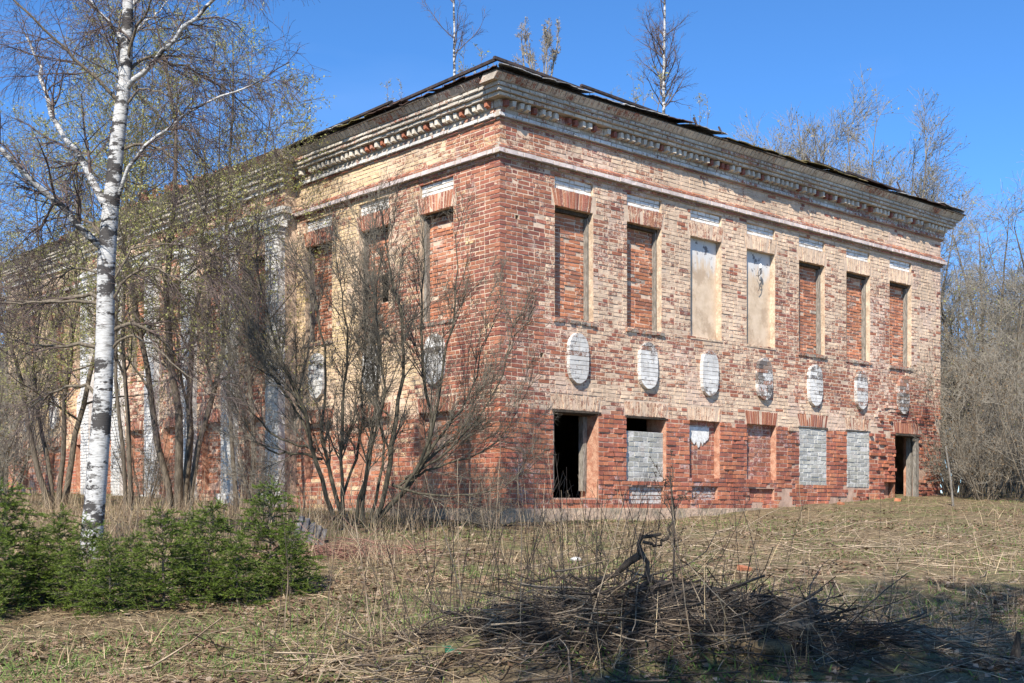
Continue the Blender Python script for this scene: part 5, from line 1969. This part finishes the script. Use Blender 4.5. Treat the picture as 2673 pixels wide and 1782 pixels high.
def log(name, label, p, q, rad, seed, mat):
    r = np.random.default_rng(seed)
    p, q = np.array(p, float), np.array(q, float)
    n = 22
    t = np.linspace(0, 1, n)[:, None]
    P = p * (1 - t) + q * t
    P[:, 2] += 0.02 * np.sin(t[:, 0] * 5 + seed)
    base = P.mean(0)
    k = 16
    R = np.full(n, rad) * (1 + 0.12 * (vnoise(t[:, 0] * 6, t[:, 0] * 0, seed) - 0.5))
    V, Q = tubes((P - base)[None], R[None], k)
    ang = np.tile(np.arange(k), n)
    prof = 1 + 0.16 * (vnoise(np.repeat(t[:, 0], k) * 9, ang * 0.8 + 3, seed + 1) - 0.5) + 0.08 * (vnoise(np.repeat(t[:, 0], k) * 2, ang * 2.1, seed + 2) - 0.5)
    C = np.repeat(P - base, k, 0)
    V = C + (V - C) * prof[:, None]
    # end caps, hollowed
    caps = []
    Vl = [V]
    off = len(V)
    T = []
    for e, sgn in ((0, 1), (n - 1, -1)):
        Vl.append(((P - base)[e] + (q - p) / np.linalg.norm(q - p) * 0.03 * sgn)[None])
        ids = np.arange(e * k, e * k + k)
        for j in range(k):
            T.append([ids[j], ids[(j + 1) % k], off])
        off += 1
    o = link(name, make_mesh(name, np.concatenate(Vl), Q, np.array(T)), mat, loc=tuple(base))
    tag(o, label, 'log', 'rotten logs in the heap')
    return o


def gl(x, y, dz):
    return (x, y, G(x, y) + dz)


log('rotten_log', 'upper grey weathered log lying across the top of the heap', gl(0.92, 8.12, 0.08), gl(1.95, 7.95, 0.13), 0.085, 1, M['log'])
log('rotten_log', 'middle split dark log inside the heap under the weathered one', gl(0.72, 7.52, 0.04), gl(1.8, 7.47, 0.05), 0.07, 2, M['log'])
log('rotten_log', 'lowest yellowish rotten log sticking out at the front of the heap', gl(1.10, 7.26, 0.02), gl(1.6, 7.16, 0.03), 0.05, 3, mat_noise('yellow_rotten_wood', (0.05, 0.036, 0.022), (0.17, 0.125, 0.07), 5, stretch=(1, 6, 6), bump=0.8))
log('rotten_log', 'mossy short log half buried at the left of the heap', gl(-0.75, 7.4, -0.02), gl(-0.2, 7.5, 0.0), 0.05, 4, mat_noise('mossy_log', (0.07, 0.07, 0.03), (0.17, 0.15, 0.07), 6, bump=0.8))


# forked dead branch sticking up from the heap
def dead_branch():
    r = np.random.default_rng(12)
    base = np.array(gl(0.88, 8.0, -0.12))
    root = thing('dead_branch', 'black crooked dead branch sticking up from the stem heap', 'branch', tuple(base))
    pls = [
        ([(0.16, 0, 0.0), (0.10, 0.02, 0.16), (0.02, 0, 0.32), (-0.06, 0.02, 0.46), (-0.08, 0.03, 0.60), (-0.02, 0.02, 0.62), (0.08, 0.0, 0.60)], 0.027),
        ([(-0.06, 0.02, 0.46), (-0.22, 0.05, 0.36), (-0.42, 0.05, 0.22), (-0.75, 0.02, 0.16), (-1.0, 0, 0.14)], 0.020),
        ([(0.02, 0, 0.32), (-0.16, -0.05, 0.22), (-0.34, -0.08, 0.06)], 0.018),
        ([(-0.04, 0.02, 0.55), (0.08, 0.03, 0.52), (0.14, 0.03, 0.58), (0.16, 0.02, 0.72), (0.14, 0.02, 0.78)], 0.014),
        ([(-0.30, 0.05, 0.30), (-0.55, 0.1, 0.32), (-0.8, 0.12, 0.27)], 0.010),
    ]
    LP, LR2 = [], []
    for p, rad in pls:
        pr = resample(np.array(p), 12)
        pr[1:-1] += r.normal(0, 0.011, pr[1:-1].shape)
        V, Q = tubes(pr[None], (np.linspace(rad, rad * 0.45, 12) * r.uniform(0.75, 1.3, 12))[None], 8)
        link('limb', make_mesh('limb', V, Q, smooth=True), M['dark_wood'], root)
        LP.append(pr)
        LR2.append(np.linspace(rad, rad * 0.5, 12))
    P2, R2 = grow(np.array(LP), np.array(LR2), r, 7, 0.28, 45, 5, up=0.02, wig=0.18, rr=0.3, rmin=0.003, rtip=0.0016)
    V, Q = tubes(P2, R2, 4)
    tag(link('twigs', make_mesh('twigs', V, Q), M['dark_wood'], root), kind='stuff')


dead_branch()


# slender standing stalks
def stalk(x, y, h, lean, seed, mat, label, rad=0.0036, group='tall dry stalks standing in the foreground', broken=None, forks=0):
    r = np.random.default_rng(seed)
    base = gl(x, y, -0.01)
    n = 9
    t = np.linspace(0, 1, n)[:, None]
    d = np.array([lean[0], lean[1], 1.0])
    P = t * h * d / np.linalg.norm(d)
    P[:, :2] += np.cumsum(r.normal(0, 0.008, (n, 2)), 0) * t
    if broken:
        k = int(n * 0.62)
        for j in range(k, n):
            P[j] = P[k - 1] + (j - k + 1) * np.array([broken * 0.09, 0, -0.11])
    root = thing('dry_stalk', label, 'stalk', base, 0, group)
    V, Q = tubes(P[None], np.linspace(rad, rad * 0.4, n)[None], 5)
    link('stem', make_mesh('stem', V, Q), mat, root)
    if forks:
        P2, R2 = grow(P[None], np.linspace(rad, rad * 0.4, n)[None], r, forks, 0.20, 30, 4, up=0.05, wig=0.06, t0=0.55, rr=0.6, rmin=0.0014, rtip=0.001)
        V, Q = tubes(P2, R2, 3)
        tag(link('seed_head', make_mesh('seed_head', V, Q), mat, root), kind='stuff')
    return root


ST = [  # xd base, Z, height, lean, mat, label
    (1225, 7.9, 1.45, (0.015, 0.0), 'stalk_dark', 'tall straight dark stalk in the middle of the foreground', None, 0),
    (1195, 7.4, 1.15, (0.02, 0.1), 'stalk', 'pale thick double stalk rising before the heap', None, 0),
    (655, 9.0, 0.62, (0.03, 0.0), 'stalk', 'pale forked stalk standing right of the spruces', None, 3),
    (668, 9.0, 1.15, (-0.02, 0.0), 'stalk_dark', 'thin grey stalk beside the pale forked stalk', None, 2),
    (880, 7.6, 0.55, (-0.06, 0.0), 'stalk', 'pale stalk with a snapped hanging tip left of the heap', 1.0, 0),
    (770, 8.4, 0.50, (0.05, 0.0), 'stalk', 'pale bent stalk with a folded top left of the heap', -1.0, 0),
    (860, 7.5, 1.1, (-0.14, 0.0), 'stalk', 'pale stalk leaning left in the left foreground', None, 3),
    (980, 8.0, 1.35, (0.10, 0.0), 'stalk_dark', 'long stalk leaning right, left of the middle one', None, 4),
    (1010, 7.2, 1.3, (-0.12, 0.1), 'stalk_dark', 'long dark stalk leaning left across the shrub foot', None, 3),
    (1090, 7.6, 1.05, (-0.25, 0.0), 'stalk', 'slanting pale stalk pointing up left before the heap', None, 0),
    (1110, 8.2, 1.2, (0.18, 0.0), 'stalk_dark', 'slanting dark stalk pointing up right before the heap', None, 3),
    (1340, 7.3, 0.95, (0.28, 0.0), 'stalk', 'strongly slanting stalk over the logs, pointing right', None, 0),
    (1420, 7.2, 1.0, (0.16, 0.0), 'stalk_dark', 'stalk crossing before the logs, leaning right', None, 0),
    (1590, 7.15, 1.05, (-0.12, 0.0), 'stalk', 'stalk rising before the logs, leaning left', None, 0),
    (1660, 7.2, 0.9, (-0.45, 0.0), 'stalk', 'low slanting stalk crossing the logs to upper left', None, 0),
    (1700, 7.05, 1.0, (-0.55, 0.1), 'stalk_dark', 'low dark slanting stalk crossing the logs to upper left', None, 0),
    (1850, 11.5, 1.0, (-0.02, 0.0), 'stalk', 'straight pale stalk on the grass before the sixth window', None, 0),
    (1745, 9.5, 0.65, (-0.08, 0.0), 'stalk', 'short pale stalk on the grass right of the dark sapling', None, 0),
    (1960, 9.0, 0.35, (0.2, 0.0), 'stalk', 'short tilted stub of stalk right of the log end', None, 0),
    (2175, 13.2, 0.55, (0.05, 0.0), 'stalk', 'pale stalk in the open grass at the right', None, 2),
    (2020, 16.5, 0.9, (0.01, 0.0), 'stalk_dark', 'thin stalk before the doorway', None, 0),
    (1485, 8.6, 1.2, (-0.2, 0.0), 'stalk_dark', 'long dark stalk leaning left behind the heap', None, 4),
    (1555, 9.2, 0.62, (0.06, 0.0), 'stalk_dark', 'short dark stub behind the heap beside the sapling', None, 0),
    (1180, 9.6, 1.1, (0.08, 0.0), 'stalk_dark', 'thin stalk before the house corner foot', None, 4),
    (1060, 10.2, 1.25, (-0.05, 0.0), 'stalk', 'thin pale stalk before the shrub foot', None, 4),
    (1130, 12.0, 1.4, (0.06, 0.0), 'stalk', 'tall pale stalk before the house corner, behind the others', None, 5),
    (1290, 11.0, 1.3, (-0.1, 0.0), 'stalk', 'pale stalk before the open lower window', None, 5),
    (900, 11.0, 1.0, (0.05, 0.0), 'stalk', 'thin pale stalk before the shrub stems', None, 3),
]
for k, (xd, Z, h, ln, mt, lab, brk, fk) in enumerate(ST):
    stalk((xd - 1176) / 2858 * Z, Z, h, ln, 300 + k, M[mt], lab, 0.0042 if mt == 'stalk' else 0.0032, broken=brk, forks=fk)

# uncountable thinner stalks
r = np.random.default_rng(15)
n = 300
x = np.concatenate([r.normal(0.15, 0.75, 200), r.normal(2.2, 1.2, 100)])
y = np.concatenate([r.normal(8.3, 0.7, 200), r.normal(8.2, 0.8, 100)])
h = np.concatenate([r.uniform(0.3, 1.1, 200), r.uniform(0.2, 0.5, 100)])
z = gz(x, y)
d = nrm(np.stack([r.normal(0, 0.28, n), r.normal(0, 0.2, n), np.ones(n)], -1))
pts = []
p = np.stack([x, y, z], -1)
for j in range(5):
    pts.append(p.copy())
    d = nrm(d + r.normal(0, 0.05, (n, 3)))
    p = p + d * (h / 4)[:, None]
P = np.stack(pts, 1)
R = (0.0024 * r.uniform(0.6, 1.4, n))[:, None] * np.linspace(1, 0.45, 5)[None]
V1, Q1 = tubes(P, R, 4)
P2, R2 = grow(P, R, r, 3, 0.16, 32, 3, up=0.05, wig=0.08, t0=0.5, rr=0.6, rmin=0.0012, rtip=0.001)
V, Q = cat_tubes([(V1, Q1), tubes(P2, R2, 3)])
tag(link('dead_weeds', make_mesh('dead_weeds', V, Q), M['stalk_dark']), 'thin tangle of dead weed stems around the heap', 'weeds', kind='stuff')
n = 330
x, y = scatter(n, r, 15.5, 23.0, 1.0, -0.32, 0.10)
n = len(x)
h = r.uniform(0.25, 0.85, n)
z = gz(x, y)
d = nrm(np.stack([r.normal(0, 0.16, n), r.normal(0, 0.16, n), np.ones(n)], -1))
pts = []
p = np.stack([x, y, z], -1)
for j in range(4):
    pts.append(p.copy())
    d = nrm(d + r.normal(0, 0.06, (n, 3)))
    p = p + d * (h / 3)[:, None]
P = np.stack(pts, 1)
R = (0.0036 * r.uniform(0.6, 1.4, n))[:, None] * np.linspace(1, 0.5, 4)[None]
V, Q = tubes(P, R, 4)
tag(link('dead_weeds', make_mesh('dead_weeds', V, Q), M['stalk']), 'pale dead weed stems along the foot of the left facade', 'weeds', kind='stuff')


# dark sapling before the second lower window
def sapling():
    r = np.random.default_rng(18)
    base = np.array(at_ground(1545, 10.6))
    root = thing('dark_sapling', 'thin black leafless sapling standing on the grass behind the heap', 'sapling', tuple(base))
    P = np.array([[0, 0, 0], [0.01, 0, 0.3], [0.02, 0.01, 0.6], [0.015, 0, 0.8], [-0.02, 0, 1.05]])
    P = resample(P, 10)[None]
    R = np.linspace(0.011, 0.004, 10)[None]
    V, Q = tubes(P, R, 6)
    link('stem', make_mesh('stem', V, Q), M['dark_wood'], root)
    P2, R2 = grow(P, R, r, 15, 0.42, 42, 6, up=0.06, wig=0.12, t0=0.35, rr=0.6, rmin=0.004, rtip=0.002, taper_len=0.3)
    P3, R3 = grow(P2, R2, r, 9, 0.07, 50, 3, up=0.0, wig=0.1, t0=0.2, rr=0.7, rmin=0.0025, rtip=0.002)
    V, Q = cat_tubes([tubes(P2, R2, 4), tubes(P3, R3, 3)])
    link('branches', make_mesh('branches', V, Q), M['dark_wood'], root)
    V, Q, at = leaves(P3, r, 260, 0.014, [(0.06, 0.045, 0.035), (0.10, 0.07, 0.05)], spread=0.006)
    link('withered_leaves', make_mesh('withered_leaves', V, Q, attrs=at), M['straw'], root)


sapling()

# ------------------------------------------------------------------ small things
# pale pole leaning by the right corner
Zp = 24.0
pb = np.array(at_ground(2190, Zp))
pt = px(2172, 1025, Zp - 0.2)
o = thing('leaning_pole', 'pale bare pole leaning beside the right corner thicket', 'pole', tuple(pb))
P = resample(np.array([[0, 0, -0.05], (pt - pb) * 0.5 + np.array([0.02, 0, 0]), pt - pb]), 8)
V, Q = tubes(P[None], np.linspace(0.024, 0.017, 8)[None], 7)
link('shaft', make_mesh('shaft', V, Q, smooth=True), M['wood'], o)
# cut stake at the lower right
sb = np.array(gl(3.05, 7.55, -0.02))
o = thing('cut_stake', 'short dark cut stump stake at the lower right corner', 'stake', tuple(sb))
V, Q = tubes(resample(np.array([[0, 0, 0], [0.01, 0, 0.09], [0.025, 0, 0.20]]), 7)[None], np.linspace(0.038, 0.012, 7)[None], 8)
link('stump', make_mesh('stump', V, Q), M['dark_wood'], o)


def rock(name, label, cat, x, y, dims, mat, seed, dz=0.0, group=None):
    r = np.random.default_rng(seed)
    u, v = np.meshgrid(np.linspace(0, 2 * np.pi, 14, endpoint=False), np.linspace(0.05, np.pi - 0.05, 8))
    rad = 1 + 0.5 * (vnoise(np.cos(u) * 1.5 + 4, np.sin(u) * 1.5 + v * 1.4, seed) - 0.5)
    rad = np.sign(rad) * rad
    P = np.stack([np.cos(u) * np.sin(v) * dims[0], np.sin(u) * np.sin(v) * dims[1], np.cos(v) * dims[2]], -1) * rad[..., None]
    m, n = u.shape
    I = np.arange(m * n).reshape(m, n)
    J = np.roll(I, -1, 1)
    Q = np.stack([I[:-1], J[:-1], J[1:], I[1:]], -1).reshape(-1, 4)
    T = [[I[0, j], I[0, (j + 1) % n], I[0, 0]] for j in range(1, n - 1)]
    o = link(name, make_mesh(name, P.reshape(-1, 3), Q, np.array(T)), mat, loc=gl(x, y, dz), rot=(0, 0, seed))
    tag(o, label, cat, group)
    return o


def gp(xd, yd):
    Z = 1.43 * 2858 / ((yd - 1165) + 171.5)
    return (xd - 1176) / 2858 * Z, Z


x, y = gp(1322, 1287)
rock('pale_stone', 'crumpled white litter lying on the grass behind the heap', 'litter', x, y, (0.065, 0.035, 0.028), M['plaster_white'], 3, 0.02)
x, y = gp(1710, 1310)
M['chip'] = mat_noise('orange_brick', (0.34, 0.12, 0.06), (0.46, 0.19, 0.10), 9, bump=0.5)


def brick_chip(label, x, y, rz, s, seed, dz=0.02):
    r = np.random.default_rng(seed)
    b8 = np.array([[-1, -1, -1], [1, -1, -1], [1, 1, -1], [-1, 1, -1], [-1, -1, 1], [1, -1, 1], [0.8, 0.9, 1], [-0.9, 1, 0.8]]) * np.array([0.075, 0.06, 0.035]) * s + r.normal(0, 0.008, (8, 3))
    o = link('brick_fragment', make_mesh('brick_fragment', b8, F6), M['chip'], loc=gl(x, y, dz), rot=(0.2, 0.1, rz))
    tag(o, label, 'brick', 'broken brick pieces on the grass')


brick_chip('orange brick fragment on the grass behind the weathered log', x, y, 0.4, 0.8, 1)
brick_chip('orange brick fragment lying before the broken doorway', *gp(2092, 1168)[:2], 1.1, 1.0, 2) if False else brick_chip('orange brick fragment lying before the broken doorway', 7.95, 25.6, 1.1, 1.0, 2)
brick_chip('brick fragment in the grass left of the doorway', 6.6, 25.0, 2.0, 0.8, 3)
x, y = 0.45, 7.1
# flattened plastic scrap
r = np.random.default_rng(9)
nn = 9
uu, vv = np.meshgrid(np.linspace(-1, 1, nn), np.linspace(-1, 1, nn))
P = np.stack([uu * 0.045 + 0.006 * r.normal(0, 1, uu.shape), vv * 0.03, 0.03 * (fbm(uu * 2 + 5, vv * 2, 3, 4)) + 0.0], -1)
I = np.arange(nn * nn).reshape(nn, nn)
Qs = np.stack([I[:-1, :-1], I[:-1, 1:], I[1:, 1:], I[1:, :-1]], -1).reshape(-1, 4)
o = link('plastic_scrap', make_mesh('plastic_scrap', P.reshape(-1, 3), Qs), M['green_plastic'], loc=gl(-0.36, 7.35, 0.06), rot=(0.6, 0.2, 0.5))
tag(o, 'crumpled green plastic scrap among the stems at the left of the heap', 'litter')
md = o.modifiers.new('thickness', 'SOLIDIFY')
md.thickness = 0.003


# asbestos sheets leaning at the shrub foot
def slate(label, loc, rot, sx, sy, seed):
    n, m = 25, 6
    uu, vv = np.meshgrid(np.linspace(-1, 1, n), np.linspace(-1, 1, m))
    rg = np.random.default_rng(seed)
    z = 0.018 * np.sin(uu * 14)
    edge = 1 - 0.15 * (vnoise(uu * 4, vv * 0 + seed, seed) * (vv > 0.5))
    P = np.stack([uu * sx, vv * sy * edge, z], -1).reshape(-1, 3)
    I = np.arange(n * m).reshape(m, n)
    Q = np.stack([I[:-1, :-1], I[:-1, 1:], I[1:, 1:], I[1:, :-1]], -1).reshape(-1, 4)
    o = link('corrugated_sheet', make_mesh('corrugated_sheet', P, Q), M['slate'], loc=loc, rot=rot)
    md = o.modifiers.new('thickness', 'SOLIDIFY')
    md.thickness = 0.008
    tag(o, label, 'roof sheet', 'broken roofing sheets at the shrub foot')


sl = at_ground(712, 15.6)
slate('grey corrugated sheet tilted upright against the shrub stems', (sl[0], sl[1], sl[2] + 0.17), (1.0, 0.5, 0.5), 0.20, 0.22, 1)
sl = at_ground(668, 15.3)
slate('grey corrugated sheet lying almost flat beside the upright one', (sl[0], sl[1], sl[2] + 0.08), (0.25, -0.35, 0.3), 0.28, 0.16, 2)
x, y = gp(726, 1240)
rock('pale_stone', 'grey stone beside the broken roofing sheets', 'stone', x, y, (0.16, 0.08, 0.07), M['stone'], 5, 0.03)

# insulator bracket in the fourth upper window
c4 = RW[3]
pI = FR.P(c4 - 0.02, -0.09, 4.62) + np.array([CX, CY, 0])
root = thing('wall_insulator', 'white porcelain insulator on a rusty hook in the plastered window', 'insulator', tuple(pI))
prof = [(0.012, -0.045), (0.026, -0.04), (0.03, -0.01), (0.022, 0.0), (0.026, 0.015), (0.024, 0.04), (0.010, 0.05)]
nn = 10
ang = np.linspace(0, 2 * np.pi, nn, endpoint=False)
V = np.array([[rd * math.cos(t) + FR.n[0] * 0.10, rd * math.sin(t) + FR.n[1] * 0.10, zz] for rd, zz in prof for t in ang])
I = np.arange(len(V)).reshape(len(prof), nn)
J = np.roll(I, -1, 1)
link('insulator_bell', make_mesh('insulator_bell', V, np.stack([I[:-1], J[:-1], J[1:], I[1:]], -1).reshape(-1, 4), smooth=True), M['porcelain'], root)
hook = np.array([[0, 0, -0.16], [FR.n[0] * 0.05, FR.n[1] * 0.05, -0.19], [FR.n[0] * 0.10, FR.n[1] * 0.10, -0.15], [FR.n[0] * 0.10, FR.n[1] * 0.10, -0.03]])
V, Q = tubes(resample(hook, 10)[None], np.full((1, 10), 0.007), 6)
link('hook', make_mesh('hook', V, Q), M['iron'], root)
un = np.array([U[0], U[1], 0])
nnv = np.array([FR.n[0], FR.n[1], 0])
wire = np.array([nnv * 0.10 + [0, 0, -0.02], nnv * 0.08 + un * -0.06 + [0, 0, -0.14], nnv * 0.06 + un * 0.02 + [0, 0, -0.28], nnv * 0.05 + un * 0.10 + [0, 0, -0.22], nnv * 0.05 + un * 0.06 + [0, 0, -0.36], nnv * 0.03 + un * 0.02 + [0, 0, -0.46]])
V, Q = tubes(resample(wire, 24)[None], np.full((1, 24), 0.006), 5)
link('wire', make_mesh('wire', V, Q), M['iron'], root)

# trees standing behind the viewer; their shade falls over the lower right of the meadow
sh1 = bare_tree('shade_tree', 'tall bare tree standing behind the viewer on the right', 'tree', 121, 11.5, 3, 2.2, (15, 9, 5), (0.22, 0.12, 0.06), (M['bark'], M['twig'], M['twig']), 9000, (0.7, -2.6, G(0.7, -2.6)), 'trees behind the viewer', 0.13, rmin=0.006, budsize=0.085)
copy_tree(sh1, (1.7, -0.2, G(1.7, -0.2)), 2.0, 0.9, 'bare tree standing behind the viewer further right', 'trees behind the viewer')
copy_tree(sh1, (-1.5, -0.9, G(-1.5, -0.9)), 4.0, 1.0, 'bare tree standing behind the viewer in the middle', 'trees behind the viewer')
